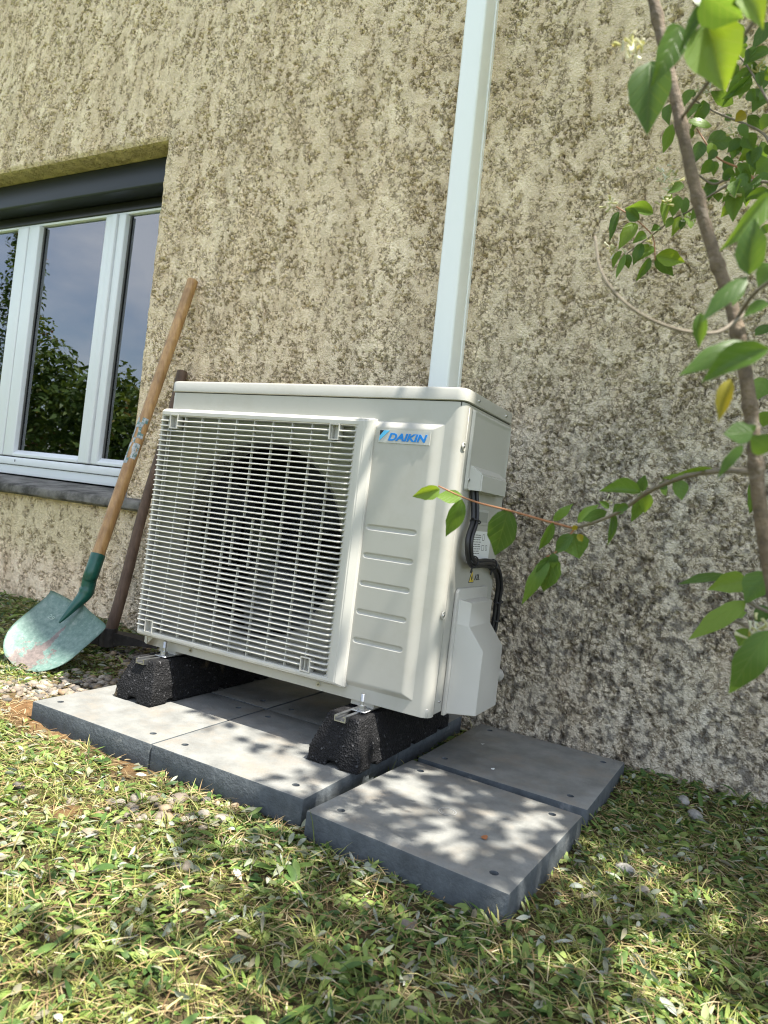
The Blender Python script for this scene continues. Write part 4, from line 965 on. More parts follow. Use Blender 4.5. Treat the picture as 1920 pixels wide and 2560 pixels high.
def bmo_local(name, bm, mat, parent):
    me = bpy.data.meshes.new(name); bmesh.ops.recalc_face_normals(bm, faces=bm.faces); bm.to_mesh(me); bm.free(); me.polygons.foreach_set('use_smooth', [True] * len(me.polygons)); me.materials.append(mat)
    o = bpy.data.objects.new(name, me); COL.objects.link(o); o.parent = parent; return o
stem_px = [(1596, -230, .68), (1622, -60, .66), (1660, 120, .65), (1694, 270, .64), (1738, 470, .63), (1787, 640, .62), (1830, 770, .61), (1866, 950, .60), (1884, 1100, .60), (1903, 1290, .60), (1960, 1650, .60), (2040, 2300, .62)]
stp = [PX(*p) for p in stem_px]; base = Vector(stp[-1]); base.z = -.02; base += Vector((.03, .02, 0)); stp.append(base)
shrub.location = base
ctube('stem', stp, lambda t: (.0046 + .0019 * t) * (1 + sum(.28 * math.exp(-((t - k) / .006) ** 2) for k in (.13, .27, .345, .43, .53, .62, .70))), MT['bark'], shrub, 12, 14, .05)
c8 = lambda x, y: (1400 + x * .4069, y * .4069)
cb = lambda x, y: (1000 + x * .5546, 800 + y * .5546)
def branch(pts, r0, r1, mat, f=None, name='branch'):
    p = [PX(*(f(q[0], q[1]) if f else q[:2]), q[2]) for q in pts]
    return ctube(name, p, lambda t: r0 + (r1 - r0) * t, mat, shrub, 7, 6, .06)
def leaves(parent, f, dep, lst, jit=.02, mat=None):
    for q in lst:
        x0, y0, x1, y1, wv = q[:5]; d = (q[5] if len(q) > 5 else dep) + random.uniform(-jit, jit)
        d1 = d + random.uniform(-.25, .25) * math.hypot(x1 - x0, y1 - y0) * .5 / FPX * d
        sc = (f(1, 0)[0] - f(0, 0)[0])
        place_leaf(parent, PX(*f(x0, y0), d), PX(*f(x1, y1), d1), wv * sc / FPX * d, None if len(q) < 7 else q[6], None, mat)
# hanging branch across the unit
hb = branch([(1885, 1180, .60), (1800, 1177, .66), (1700, 1195, .72), (1620, 1230, .78), (1550, 1278, .83), (1480, 1308, .87), (1432, 1320, .90)], .0028, .0018, MT['twig'])
sh1 = branch([(1432, 1320, .90), (1350, 1298, .92), (1280, 1278, .94), (1200, 1258, .96), (1150, 1240, .97), (1096, 1215, .98)], .0016, .0010, MT['shoot'])
sh2 = branch([(1436, 1322, .90), (1415, 1350, .90), (1390, 1380, .90), (1366, 1392, .90)], .0014, .001, MT['shoot'])
branch([(1430, 1325, .90), (1405, 1333, .90), (1384, 1338, .90)], .001, .0006, MT['twig'])
leaves(sh1, cb, .97, [(180, 762, 60, 800, 55, .985), (282, 795, 160, 792, 80, .975), (280, 806, 207, 980, 72, .975), (492, 850, 422, 1066, 128, .94, .1), (690, 905, 785, 830, 36, .92), (690, 912, 632, 1045, 42, .92)])
leaves(sh2, cb, .90, [(782, 962, 808, 1078, 115, .90, .1), (782, 968, 690, 1052, 62), (698, 1062, 636, 1228, 108, .90, .1), (672, 1066, 534, 1282, 66, .9, .2), (692, 1050, 686, 1122, 42)])
leaves(hb, cb, .82, [(800, 915, 898, 825, 46, .88), (932, 862, 820, 905, 48, .87), (1088, 772, 890, 778, 76, .81, .1), (1092, 775, 1108, 697, 46, .81), (1092, 778, 1046, 914, 52, .81), (1122, 780, 1100, 872, 56, .80), (1000, 832, 955, 878, 44, .85), (962, 868, 950, 1012, 34, .84), (1028, 836, 972, 862, 36), (1170, 745, 1206, 792, 44, .77), (1240, 720, 1278, 812, 72, .75), (1292, 702, 1186, 712, 26, .74), (1420, 676, 1230, 690, 22, .70), (1205, 735, 1160, 760, 34, .76), (940, 850, 900, 815, 30, .85)])
leaves(hb, cb, .90, [(782, 925, 796, 950, 26), (800, 965, 826, 1000, 30)], mat=MT['yleaf'])
# dead twig in front
branch([(1487, 590, .58), (1500, 670, .57), (1540, 735, .56), (1610, 790, .56), (1700, 825, .57), (1790, 832, .58), (1850, 795, .59), (1925, 752, .60)], .0008, .0019, MT['twig'])
# in-focus twigs upper right
t1 = branch([(1278, 1120, .98), (1050, 1100, 1.02), (940, 1130, 1.05), (830, 1060, 1.06)], .0022, .0014, MT['twig'], c8)
t2 = branch([(1200, 1110, 1.0), (1120, 1040, 1.02), (960, 962, 1.05), (840, 790, 1.07)], .0018, .0010, MT['shoot'], c8)
t3 = branch([(1290, 880, .98), (1220, 800, 1.0), (960, 690, 1.05), (815, 610, 1.07)], .0020, .0012, MT['twig'], c8)
t4 = branch([(1040, 1130, 1.02), (880, 1230, 1.05), (790, 1300, 1.08), (700, 1342, 1.1), (560, 1450, 1.12), (410, 1560, 1.14)], .0018, .0008, MT['twig'], c8)
t5 = branch([(585, 1600, 1.12), (575, 1470, 1.12), (530, 1405, 1.12), (440, 1330, 1.13), (345, 1270, 1.14)], .0008, .0010, MT['shoot'], c8)
t6 = branch([(1290, 640, .95), (1160, 420, .98), (1060, 300, 1.0)], .0018, .001, MT['twig'], c8)
leaves(t5, c8, 1.12, [(490, 1350, 392, 1282, 60), (575, 1310, 395, 1285, 82, 1.13, .1), (360, 1300, 300, 1478, 46), (465, 1370, 360, 1520, 82, 1.13, .1), (525, 1430, 440, 1500, 52), (620, 1400, 556, 1425, 52), (500, 1490, 450, 1622, 62), (572, 1512, 472, 1612, 84, 1.12, .1), (552, 1582, 475, 1730, 46), (590, 1570, 766, 1614, 98, 1.12, .1), (585, 1572, 696, 1696, 78, 1.12, .2)])
leaves(t4, c8, 1.1, [(380, 1540, 310, 1642, 42, 1.14), (400, 1560, 340, 1712, 38, 1.14), (410, 1560, 416, 1652, 48, 1.14), (680, 1190, 626, 1352, 58), (722, 1200, 690, 1332, 74), (772, 1212, 760, 1332, 48), (740, 1332, 680, 1462, 64), (692, 1332, 648, 1402, 44), (756, 1342, 742, 1412, 40), (760, 1130, 660, 1182, 60), (960, 1102, 880, 1232, 72, 1.05), (986, 1182, 970, 1240, 50, 1.04), (910, 1240, 960, 1130, 40, 1.05)])
leaves(t1, c8, 1.02, [(1092, 1142, 1060, 1352, 104, 1.0, .1), (1060, 1152, 1004, 1242, 52), (1290, 1062, 1190, 1142, 70), (1140, 1222, 1290, 1178, 66), (1000, 1062, 1082, 1082, 64), (1040, 1100, 1000, 1060, 44), (1240, 1390, 1280, 1430, 60), (1190, 1160, 1140, 1240, 50)])
leaves(t2, c8, 1.04, [(905, 870, 1092, 858, 112, 1.04, .1), (1140, 820, 1192, 925, 92, 1.0, .1), (872, 868, 815, 1012, 74), (960, 925, 912, 985, 50), (940, 985, 870, 1072, 64), (950, 990, 945, 1070, 50), (1192, 902, 1090, 992, 64), (1255, 962, 1158, 988, 40), (1290, 982, 1208, 1066, 92), (1182, 1022, 1186, 1082, 42), (1090, 880, 1110, 930, 40), (800, 790, 790, 870, 44, 1.06)])
leaves(t3, c8, 1.05, [(890, 622, 820, 802, 64), (935, 772, 775, 720, 60), (872, 640, 780, 742, 70), (1066, 640, 922, 560, 72), (1010, 740, 1060, 700, 44), (1290, 600, 1180, 700, 90, .98), (1290, 700, 1240, 790, 80, .98), (820, 552, 750, 652, 62), (690, 762, 634, 942, 64, 1.07), (664, 642, 656, 752, 56, 1.07), (745, 262, 694, 402, 52, 1.07), (820, 600, 830, 540, 30)])
leaves(t6, c8, 1.0, [(1182, 422, 1020, 592, 84), (1180, 482, 1010, 602, 62), (1290, 312, 1128, 382, 74, .96), (1290, 132, 1180, 302, 74, .96), (1100, 142, 1090, 302, 64), (1210, 430, 1280, 460, 50), (1140, 590, 1278, 545, 60), (1260, 400, 1200, 470, 50)])
leaves(t3, c8, 1.0, [(1140, 690, 1078, 745, 62)], mat=MT['yleaf'])
# blurred leaves close to the lens
nb = branch([(1700, 300, .64), (1790, 180, .56), (1880, 60, .52), (1960, -60, .5)], .0016, .0014, MT['twig'])
leaves(nb, c8, .50, [(905, 120, 1012, 578, 310, .50, .0), (560, 375, 530, 802, 235, .58, .15), (735, 152, 612, 468, 152, .52), (935, -10, 752, 240, 84, .50), (880, -40, 1110, 120, 190, .48), (1100, -60, 1270, 130, 150, .47), (820, -60, 1000, 60, 150, .5)], .005)
nb2 = branch([(1840, 800, .61), (1880, 740, .54), (1930, 700, .5)], .0016, .0014, MT['twig'])
leaves(nb2, c8, .50, [(1160, 1690, 1192, 1330, 165, .50, .0), (1290, 1190, 1060, 1505, 108, .54), (1150, 1690, 868, 1935, 112, .50, .3), (865, 1920, 850, 2135, 82, .54), (1290, 1620, 1230, 1760, 110, .55), (1120, 1720, 1060, 1880, 70, .56), (1290, 1870, 1120, 1930, 90, .5)], .005)
leaves(nb2, cb, .48, [(1565, 92, 1268, 222, 104, .47, .1), (1665, 122, 1355, 292, 122, .45, .1), (1592, 502, 1458, 512, 104, .50), (1672, 588, 1585, 522, 90, .5), (1545, 560, 1418, 702, 52, .52), (1600, 470, 1545, 560, 60, .52)], .005)
leaves(nb2, cb, .50, [(1490, 265, 1432, 452, 66, .5, .2)], .002, MT['yleaf'])
leaves(t1, cb, .9, [(1650, 262, 1590, 372, 84, .9), (1665, 412, 1636, 482, 70, .9), (1580, 722, 1604, 884, 64, .85), (1665, 20, 1600, 70, 60)])
# cluster at the lower right
lo_ = branch([(1995, 1700, .62), (1890, 1580, .70), (1800, 1540, .78)], .0026, .0012, MT['twig'])
lo2 = branch([(1995, 1560, .64), (1880, 1510, .72), (1840, 1470, .76), (1815, 1430, .78)], .002, .001, MT['twig'])
leaves(lo2, cb, .75, [(1480, 1146, 1258, 1166, 52, .78, .5), (1562, 1168, 1408, 1205, 92, .76), (1668, 1140, 1556, 1282, 116, .7, .1), (1562, 1262, 1294, 1427, 88, .74, .1), (1480, 1330, 1572, 1312, 52, .77), (1575, 1392, 1528, 1472, 70, .74), (1560, 1230, 1500, 1180, 40, .77), (1668, 1300, 1600, 1360, 70, .72)])
leaves(lo_, cb, .64, [(1668, 1395, 1466, 1684, 132, .60, .1), (1668, 1480, 1600, 1560, 80, .62)])
rx = random.Random(91)
for k in range(64):
    par, x, y, d = rx.choice(((t1, 1130, 1110, 1.01), (t2, 1080, 980, 1.03), (t3, 1120, 720, 1.02), (t6, 1190, 470, .99), (t6, 1120, 300, 1.0), (t1, 1200, 1120, .99), (t4, 850, 1250, 1.06), (t2, 1230, 900, 1.0)))
    x += rx.gauss(0, 70); y += rx.gauss(0, 75); a = rx.gauss(1.75, .7); L = rx.uniform(75, 135)
    if x < 760: continue
    leaves(par, c8, d, [(x, y, x + L * math.cos(a), y + L * math.sin(a), L * rx.uniform(.38, .62), d + rx.uniform(-.05, .12))])
# flowers
def flowers(c, d, f, n, r, sz, parent):
    V = []; Fq = []; rn = []
    for k in range(n):
        p = PX(*f(c[0] + random.gauss(0, r), c[1] + random.gauss(0, r)), d + random.uniform(-.01, .01)) - WP(parent)
        a = Vector((random.gauss(0, 1), random.gauss(0, 1), random.gauss(0, 1) + .3)).normalized(); bb = a.orthogonal().normalized(); cc = a.cross(bb); L = sz * random.uniform(.7, 1.3); i0 = len(V)
        for t, w_ in ((0, .10), (.5, .13), (1, .22)):
            for q in range(4): an = math.pi / 2 * q; V.append(p + a * L * t + (bb * math.cos(an) + cc * math.sin(an)) * L * w_ + cc * .25 * L * t * t)
        for s in range(2):
            for q in range(4): Fq.append((i0 + s * 4 + q, i0 + s * 4 + (q + 1) % 4, i0 + s * 4 + 4 + (q + 1) % 4, i0 + s * 4 + 4 + q))
        rn += [random.random()] * 12
    me = npmesh('flower_cluster', np.array([tuple(v) for v in V]), np.array(Fq), MT['flower'], None, attrs={'rnd': np.array(rn)}); me.parent = parent
for c, d, n, r, sz in (((440, 300), .62, 22, 34, .008), ((665, 1110), 1.08, 26, 34, .010), ((335, 1540), 1.14, 16, 18, .009), ((318, 1245), 1.14, 12, 16, .009), ((1060, 1175), 1.0, 14, 18, .011), ((880, 545), 1.05, 12, 20, .009), ((1215, 412), .98, 12, 18, .009), ((640, 1235), 1.08, 10, 12, .010), ((790, 1350), 1.08, 14, 16, .008), ((1090, 810), 1.02, 10, 14, .009), ((535, 1480), 1.12, 8, 10, .008)):
    flowers(c, d, c8, n, r, sz, shrub)
flowers((1610, 1400), .66, cb, 22, 22, .009, shrub); flowers((940, 825), .86, cb, 7, 8, .005, shrub)

def in_slab(x, y):
    r = (x > .296) & (x < 1.112) & (y > -.872) & (y < -.05)
    c, s = math.cos(-.0615), math.sin(-.0615); a = (x - 1.1335) * c + (y + .8928) * s; b = -(x - 1.1335) * s + (y + .8928) * c
    r |= (a > -.004) & (a < S + .004) & (b > -.004) & (b < S + .004)
    c, s = math.cos(-.0245), math.sin(-.0245); a = (x - 1.157) * c + (y + .454) * s; b = -(x - 1.157) * s + (y + .454) * c
    return r | ((a > -.004) & (a < S + .004) & (b > -.004) & (b < S + .004))
# ribbon leaves in bulk -------------------------------------------------------
def ribbons(base, head, length, width, pitch, curl, prof, fold, roll, rnd, up=None):
    n = len(base); ns = len(prof); t = np.linspace(0, 1, ns)
    d = np.stack([np.cos(head), np.sin(head), np.zeros(n)], -1); s0 = np.stack([-np.sin(head), np.cos(head), np.zeros(n)], -1); upv = np.array([0, 0, 1.])
    pos = np.array(base, float); V = []
    seg = length / (ns - 1)
    for k in range(ns):
        ph = pitch - curl * t[k]
        tan = d * np.cos(ph)[:, None] + upv * np.sin(ph)[:, None]; nr = -d * np.sin(ph)[:, None] + upv * np.cos(ph)[:, None]
        side = s0 * np.cos(roll)[:, None] + nr * np.sin(roll)[:, None]; nn = nr * np.cos(roll)[:, None] - s0 * np.sin(roll)[:, None]
        hw = (width * prof[k] * .5)[:, None]
        if fold is None: V.append(np.stack([pos - side * hw, pos + side * hw], 1))
        else: V.append(np.stack([pos - side * hw + nn * hw * fold, pos, pos + side * hw + nn * hw * fold], 1))
        pos = pos + tan * seg[:, None]
    V = np.stack(V, 1); c = V.shape[2]; V = V.reshape(-1, 3); per = ns * c
    fq = []
    for k in range(ns - 1):
        for j in range(c - 1): fq.append((k * c + j, k * c + j + 1, (k + 1) * c + j + 1, (k + 1) * c + j))
    Fq = (np.array(fq)[None] + (np.arange(n) * per)[:, None, None]).reshape(-1, 4)
    return V, Fq, np.repeat(rnd, per)

# crown above and to the right of the frame: throws the dappled shade
U_ = np.array([-200, 320, 640, 960, 1280, 1600, 1920, 2300]); V_ = np.array([1700, 1900, 2100, 2300, 2500, 2750])
D_ = np.array([[0, 0, 0, .20, .7, .92, .93, .93], [0, .02, .16, .32, .90, .93, .93, .93], [0, .03, .40, .55, .55, .6, .85, .9], [.03, .08, .25, .70, .85, .88, .7, .9], [.50, .40, .30, .60, .88, .85, .85, .6], [.5, .4, .3, .35, .4, .4, .4, .4]])
def dens(x, y):
    u, v, d = project(x, y, np.zeros_like(x)); u = np.clip(np.where(d < .15, 960, u), -200, 2299); v = np.clip(np.where(d < .15, 2749, v), 1700, 2749)
    i = np.clip(np.searchsorted(V_, v, 'right') - 1, 0, 4); j = np.clip(np.searchsorted(U_, u, 'right') - 1, 0, 6)
    a = (v - V_[i]) / (V_[i + 1] - V_[i]); b = (u - U_[j]) / (U_[j + 1] - U_[j])
    r = (D_[i, j] * (1 - b) + D_[i, j + 1] * b) * (1 - a) + (D_[i + 1, j] * (1 - b) + D_[i + 1, j + 1] * b) * a
    t = np.clip(((u - 1540) * 380 + (v - 2075) * 265) / (380 ** 2 + 265 ** 2), 0, 1); dl = np.hypot(u - 1540 - 380 * t, (v - 2075 - 265 * t) * 1.6)
    r = np.where((v > 2060) & (d > .15) & ~in_slab(x, y), np.clip(r * (.15 + 1.9 * sst(.40, .60, fbm(x / .26 + 60, y / .20 + 60, 331, 2))), 0, .93), r)
    r = r * sst(30, 95, dl); dl2 = np.hypot(u - 1020, (v - 2400) * 2.2); r = r * (1 - .7 * np.exp(-(dl2 / 120) ** 2))
    return r
cr = np.random.default_rng(23); nc = 4200
cxy = np.stack([cr.uniform(-.1, 2.9, nc), cr.uniform(-1.9, .25, nc)], -1); dd = dens(cxy[:, 0], cxy[:, 1])
ok = cr.random(nc) < -np.log(1 - np.clip(dd, 0, .93)) / 2.7; cxy = cxy[ok]
cz_ = cr.uniform(2.05, 3.3, len(cxy)); pts = []
for (x, y), z in zip(cxy, cz_):
    k = cr.integers(4, 9); q = cr.normal(0, 1, (k, 3)) * np.array([.045, .045, .05]); pts.append(np.array([x, y, 0]) + SUN * z + q)
pts = np.concatenate(pts); n = len(pts)
uu, vv_, ww = project(pts[:, 0], pts[:, 1], pts[:, 2]); vis = (ww > 0) & (uu > -150) & (uu < 2050) & (vv_ > -150) & (vv_ < 2700); pts = pts[~vis]; n = len(pts)
V, Fq, rn = ribbons(pts, cr.uniform(0, 6.28, n), cr.uniform(.045, .07, n), cr.uniform(.028, .042, n), cr.uniform(-.6, .4, n), cr.uniform(.1, .9, n), [.05, .75, 1, .8, .02], .25, cr.normal(0, .5, n), cr.random(n))
cw = npmesh('crown', V - np.array(base), Fq, MT['leafcrown'], None, attrs={'rnd': rn}); cw.parent = shrub; tag(cw, kind='stuff')
topn = stp[0]
for tgt in [(2.0, -1.3, 2.3), (2.4, -1.0, 2.6), (2.5, -.6, 2.5), (2.1, -1.6, 2.6), (2.8, -1.2, 2.4), (1.9, -1.0, 3.0)]:
    tg = Vector(tgt); md = (topn + tg) * .5 + Vector((.1, -.05, .12)); st_ = Vector(stp[0])
    ctube('branch', [st_ + Vector((.02, 0, .05)) if False else Vector(stp[0]), md, tg], lambda t: .006 - .004 * t, MT['bark'], shrub, 6, 6)

# ------------------------------------------------------------------ lawn
def gravel(x, y):
    u, v, d = project(x, y, np.zeros_like(x))
    g1 = np.exp(-(((u - 130) / 170) ** 2 + ((v - 1722) / 34) ** 2)) * 1.1
    g2 = np.exp(-(((u - 400) / 140) ** 2 + ((v - 2010) / 50) ** 2)) * .55
    g3 = np.exp(-(((u - 345) / 80) ** 2 + ((v - 1640) / 28) ** 2)) * 1.0
    g4 = np.exp(-(((u - 230) / 120) ** 2 + ((v - 1700) / 22) ** 2)) * .6
    return np.clip((g1 + g2 + g3 + g4) * (d > .2), 0, 1)
def scatter(n, seed, fn, pad=.0):
    q = np.random.default_rng(seed); d = q.random(n) ** .75; x = []; 
    # positions inside (and a little beyond) the view on the ground
    p = np.stack([q.uniform(-1.5, 2.5, n * 4), q.uniform(-1.75, -.012, n * 4)], -1)
    u, v, dp = project(p[:, 0], p[:, 1], np.zeros(n * 4)); k = (dp > .3) & (u > -220) & (u < 2140) & (v < 2720) & ~in_slab(p[:, 0], p[:, 1]) & (q.random(n * 4) < fn(p[:, 0], p[:, 1]))
    return p[k][:n], q
def near_slab(x, y):
    r = in_slab(x, y)
    for a, b in ((.03, 0), (-.03, 0), (0, .03), (0, -.03)): r = r | in_slab(x + a, y + b)
    return r
bare = lambda x, y: np.clip(1 - 1.0 * gravel(x, y) - .85 * dirtmap(x, y), .0, 1)
clump = lambda x, y, s: sst(.33, .62, fbm(x * 7 + 40, y * 7 + 40, s, 3))
def lay(name, n, seed, fn, L, W_, pit, curl, prof, fold, mat, zoff=.0, rollsd=.35, rpow=1.0, head0=None, label=None, cat=None, tuft=0):
    p, q = scatter(n // tuft if tuft else n, seed, fn)
    if tuft: p = np.repeat(p, tuft, 0) + q.normal(0, .0045, (len(p) * tuft, 2))
    n = len(p); b = np.stack([p[:, 0], p[:, 1], gh(p[:, 0], p[:, 1]) + zoff + q.random(n) * .004], -1)
    hd = q.uniform(0, 6.283, n) if head0 is None else q.normal(head0, 1.2, n)
    V, Fq, rn = ribbons(b, hd, q.uniform(*L, n), q.uniform(*W_, n), q.uniform(*pit, n), q.uniform(*curl, n), prof, fold, q.normal(0, rollsd, n), q.random(n) ** rpow)
    V[:, 2] = np.maximum(V[:, 2], gh(V[:, 0], V[:, 1]) + .001)
    V[:, 1] = np.minimum(V[:, 1], -.012)
    o = npmesh(name, V, Fq, mat, None, attrs={'rnd': rn}); tag(o, label, cat, None, 'stuff'); return o
lance = [.12, .55, .9, 1, .72, .04]; ovate = [.15, .8, 1, .85, .5, .05]; blade = [.8, 1, .75, .1]
wallside = lambda x, y: sst(-.7, -.2, y)
far_s = lambda x, y: np.where(near_slab(x, y), .35, 1.0)
lay('weed_leaves', 14000, 301, lambda x, y: bare(x, y) * (.45 + .55 * clump(x, y, 211)), (.012, .040), (.0045, .0105), (-.05, .6), (.1, 1.0), lance, .22, MT['weed'], .001, .45, 1.0, None, 'low green weed leaves carpeting the lawn', 'weeds')
lay('clover', 6000, 302, lambda x, y: bare(x, y) * clump(x, y, 221), (.008, .015), (.007, .013), (.1, .7), (-.2, .9), ovate, .15, MT['weed'], .004, .4, 1.0, None, 'small rounded clover leaves among the lawn weeds', 'clover')
lay('grass', 15000, 303, lambda x, y: bare(x, y) * far_s(x, y) * (.3 + .7 * clump(x, y, 231)) * (1 - .45 * wallside(x, y)), (.02, .058), (.0010, .0024), (.0, .7), (.2, 1.6), blade, None, MT['grass'], .0, .6, .8, None, 'short trampled grass blades of the lawn', 'grass')
lay('grass_tufts', 17000, 309, lambda x, y: bare(x, y) * far_s(x, y) * clump(x, y, 271) * (1 - .5 * wallside(x, y)), (.02, .048), (.0010, .0022), (.35, 1.35), (.3, 1.7), blade, None, MT['grass'], -.003, .6, .8, None, 'small upright tufts of grass in the lawn', 'grass', 11)
lay('dry_straw', 21000, 304, lambda x, y: (.3 + .7 * clump(x, y, 241)) * (.6 + .4 * dirtmap(x, y)) * (1 - .6 * gravel(x, y)), (.012, .055), (.0009, .0022), (-.1, .35), (.0, .8), blade, None, MT['straw'], .007, .6, 1.0, None, 'dry straw and grass clippings strewn over the lawn', 'straw')
lay('dry_leaves', 2300, 305, lambda x, y: .25 + .75 * clump(x, y, 251), (.012, .036), (.004, .011), (-.1, .4), (-.5, .9), lance, .45, MT['pale'], .006, .7, 1.3, None, 'pale grey dry leaves littering the lawn', 'dry leaves')
lay('wall_weeds', 1600, 306, lambda x, y: sst(-.45, -.12, y) * (1 - .8 * gravel(x, y)), (.03, .065), (.008, .014), (.15, 1.0), (.3, 1.4), lance, .3, MT['weed'], .0, .35, 1.6, None, 'longer dark weed leaves along the foot of the wall', 'weeds')
lay('weed_rosettes', 420, 311, lambda x, y: bare(x, y) * far_s(x, y) * clump(x, y, 281), (.028, .060), (.009, .016), (.1, .8), (.3, 1.2), lance, .22, MT['weed'], .0, .3, 1.1, None, 'broad-leaved weed rosettes in the lawn', 'weeds', 7)
lay('grass_sprigs', 160, 307, lambda x, y: .8 * bare(x, y) * clump(x, y, 261) * far_s(x, y), (.06, .10), (.0014, .0026), (.9, 1.5), (.1, 1.1), blade, None, MT['grass'], .0, .5, .9, None, 'taller single grass sprigs standing above the lawn', 'grass')
# gravel
def pebble_template(sub):
    bm = bmesh.new(); bmesh.ops.create_icosphere(bm, subdivisions=sub, radius=1); v = np.array([tuple(p.co) for p in bm.verts]); f = np.array([[q.index for q in t.verts] for t in bm.faces]); bm.free(); return v, f
pv, pf = pebble_template(2); pv1, pf1 = pebble_template(1)
def pebble_shape(q, pv=None):
    pv = globals()['pv'] if pv is None else pv
    s = np.array([1, q.uniform(.6, .9), q.uniform(.42, .65)]); _ = 0
    ph = q.uniform(0, 6, 3); bumpy = 1 + .09 * np.sin(pv[:, 0] * 2.1 + ph[0]) * np.cos(pv[:, 1] * 2.3 + ph[1]) + .06 * np.sin(pv[:, 2] * 3 + pv[:, 0] * 2 + ph[2])
    return pv * bumpy[:, None] * s
p, q = scatter(6500, 401, lambda x, y: gravel(x, y) ** 1.3 + .0012); VV = []; FF = []; RN = []
for i, (x, y) in enumerate(p):
    a = q.uniform(0, 6.28); r = q.uniform(.006, .0155) if q.random() < .8 else q.uniform(.013, .02); sh_ = pebble_shape(q, pv1) * r; c, s = math.cos(a), math.sin(a)
    tl = q.normal(0, .25); Rm = np.array([[c, -s, 0], [s, c, 0], [0, 0, 1]]) @ np.array([[math.cos(tl), 0, math.sin(tl)], [0, 1, 0], [-math.sin(tl), 0, math.cos(tl)]])
    VV.append(sh_ @ Rm.T + np.array([x, y, float(gh(x, y)) + r * .12 + .003 * q.random() + .004 * float(gravel(x, y))])); FF.append(pf1 + i * len(pv1)); RN.append(np.full(len(pv1), q.random()))
gv = npmesh('gravel', np.concatenate(VV), np.concatenate(FF), MT['pebble'], None, attrs={'rnd': np.concatenate(RN)}); tag(gv, 'small river pebbles strewn beside the left slab and in the lawn', 'gravel', None, 'stuff')
# single stones that stand out
STN = plain('speckled_stone', (.26, .25, .225), .85, var=.35, vscale=120, bump=.6, bscale=160)
for (u, v, r, lab, mk_, rnv) in ((1708, 2000, .020, 'speckled grey stone near the wall, nearest the wall of the pair', 's', 0), (1740, 2028, .022, 'larger speckled grey stone of the pair by the wall', 's', 0), (1566, 2162, .020, 'grey stone in the shade right of the nearest slab', 's', 0), (1608, 2214, .015, 'flat pale stone lying in the lawn right of the nearest slab', 'p', .8), (192, 1712, .018, 'dark grey round pebble beside the far left slab', 'p', .02), (168, 1697, .016, 'brown pebble behind the dark grey one by the left slab', 'p', .97), (224, 1705, .018, 'slate grey pebble next to the black left foot', 'p', .05), (452, 1984, .021, 'upright brown-grey cobble in the grass by the front slab edge', 'p', .3), (510, 2030, .015, 'pale pebble in the grass just below the front slab edge', 'p', .8), (562, 2036, .019, 'cream pebble in the grass below the front slab edge, rightmost', 'p', .75), (282, 1986, .017, 'blue-grey flat stone in the gravel patch on the lawn', 'p', .1), (345, 1983, .017, 'beige angular stone in the gravel patch on the lawn', 'p', .7), (225, 2070, .018, 'beige round stone in the lawn at the left', 'p', .6), (462, 2152, .016, 'tan stone lying in the sunlit grass', 'p', .5)):
    P = GZ(u, v, .0); sv = pebble_shape(np.random.default_rng(u)) * r; a = u * .7; c, s = math.cos(a), math.sin(a); sv = sv @ np.array([[c, -s, 0], [s, c, 0], [0, 0, 1]]).T
    o = npmesh('stone', sv, pf, STN if mk_ == 's' else MT['pebble'], None, attrs={'rnd': np.full(len(pv), rnv)}); o.location = (P[0], P[1], float(gh(P[0], P[1])) + r * .30); tag(o, lab, 'stone', 'single stones in the lawn')

# bits lying on the slabs
for (u, v, L, lab, mat, zz) in ((1211, 2094, .017, 'small orange-brown dry leaf scrap on the nearest slab', plain('rust_leaf', (.34, .13, .05), .8), .0365), (1232, 1923, .007, 'tiny pale leaf scrap in the middle of the shaded slab by the wall', MT['label_white'], .0325), (1207, 1861, .008, 'tiny white scrap at the back of the shaded slab by the wall', MT['label_white'], .0325)):
    P = GZ(u, v, zz); rr = random.Random(u); vs = [(0, 0, .0018)] + [(L * (.45 + .25 * rr.random()) * math.cos(a), L * .5 * math.sin(a) * (.6 + .4 * rr.random()), rr.uniform(0, .003)) for a in [k * math.pi / 4 for k in range(8)]]
    o = pyd('leaf_scrap', vs, [(0, k + 1, (k + 1) % 8 + 1) for k in range(8)], mat, None, True); o.location = P; o.rotation_euler.z = u; tag(o, lab, 'leaf scrap')
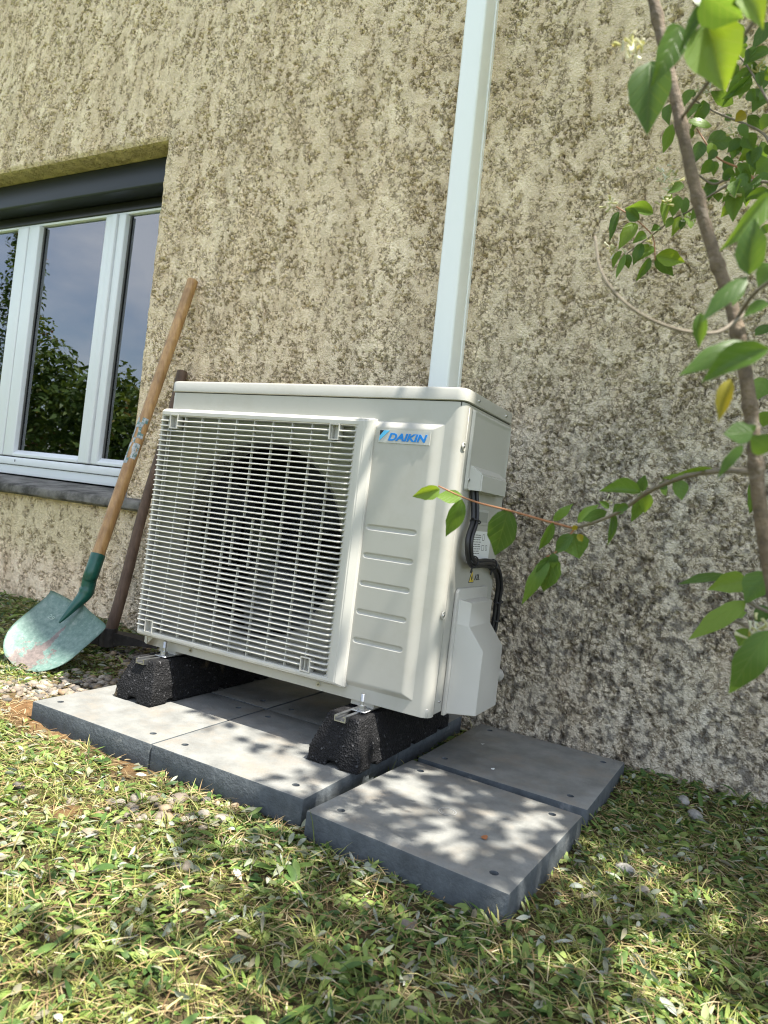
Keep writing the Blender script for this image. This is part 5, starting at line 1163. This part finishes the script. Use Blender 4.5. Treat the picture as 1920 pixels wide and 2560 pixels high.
# ------------------------------------------------------------------ garden behind the camera, seen in the window glass
def bushy(name, label, cat, boxes, nleaf, size, seed, trunk=None):
    root = tag(empty(name, (boxes[0][0], boxes[0][1], 0)), label, cat); q = np.random.default_rng(seed); P = []
    for (x, y, z, rx, ry, rz, wgt) in boxes:
        k = int(nleaf * wgt); d = q.normal(0, 1, (k, 3)); d /= np.linalg.norm(d, axis=1)[:, None]; r = q.random(k) ** .35
        lump = 1 + .35 * (vnoise(d[:, 0] * 3 + 20, d[:, 2] * 3 + 20, seed) - .5) * 2
        P.append(np.array([x, y, z]) + d * (r * lump)[:, None] * np.array([rx, ry, rz]))
    P = np.concatenate(P); P = P[P[:, 2] > .05]; n = len(P)
    V, Fq, rn = ribbons(P, q.uniform(0, 6.28, n), q.uniform(.7, 1.3, n) * size, q.uniform(.3, .6, n) * size, q.uniform(-.9, .7, n), q.uniform(0, 1, n), [.1, 1, .7, .05], None, q.normal(0, .8, n), np.clip(q.random(n) * .92 + .3 * (vnoise(P[:, 0] * .7 + 60, P[:, 2] * .9 + 60, seed + 1) - .5), 0, 1))
    o = npmesh('foliage', V - np.array(root.location), Fq, MT['hedge'], None, attrs={'rnd': rn}); o.parent = root; tag(o, kind='stuff')
    for (x, y, h) in (trunk or [(boxes[0][0], boxes[0][1], boxes[0][2])]):
        bm = bmesh.new(); add_tube(bm, [Vector((x, y, -.1)) - root.location, Vector((x + .05, y, h * .5)) - root.location, Vector((x, y + .05, h)) - root.location], lambda t: .09 - .06 * t, 7); bmo_local('trunk', bm, MT['bark'], root)
hx = np.arange(-24, -4.0, 2.3); hh_ = [3.0 + .5 * math.sin(k * 1.9) for k in range(len(hx))]
bushy('garden_hedge', 'tall bushy garden hedge seen reflected in the window glass', 'hedge', [(x, -9.2 + .5 * math.cos(k), h * .5, 1.7, 1.0, h * .55, .8 / len(hx)) for k, (x, h) in enumerate(zip(hx, hh_))] + [(x + .6, -9.0, h * .85, .8, .7, h * .28, .2 / len(hx)) for x, h in zip(hx, hh_)], 30000, .21, 500, [(x, -9.2, h * .7) for x, h in zip(hx, hh_)])
bushy('garden_tree', 'slender leafy tree reflected in the left of the window glass', 'tree', [(-14.6, -8.0, 3.2, .9, .8, 1.6, .45), (-14.2, -8.0, 4.8, .55, .5, 1.1, .3), (-14.4, -8.0, 6.0, .3, .3, .8, .15), (-13.6, -7.9, 3.9, .6, .5, .35, .1)], 3200, .13, 560, [(-14.5, -8.0, 6.2)])
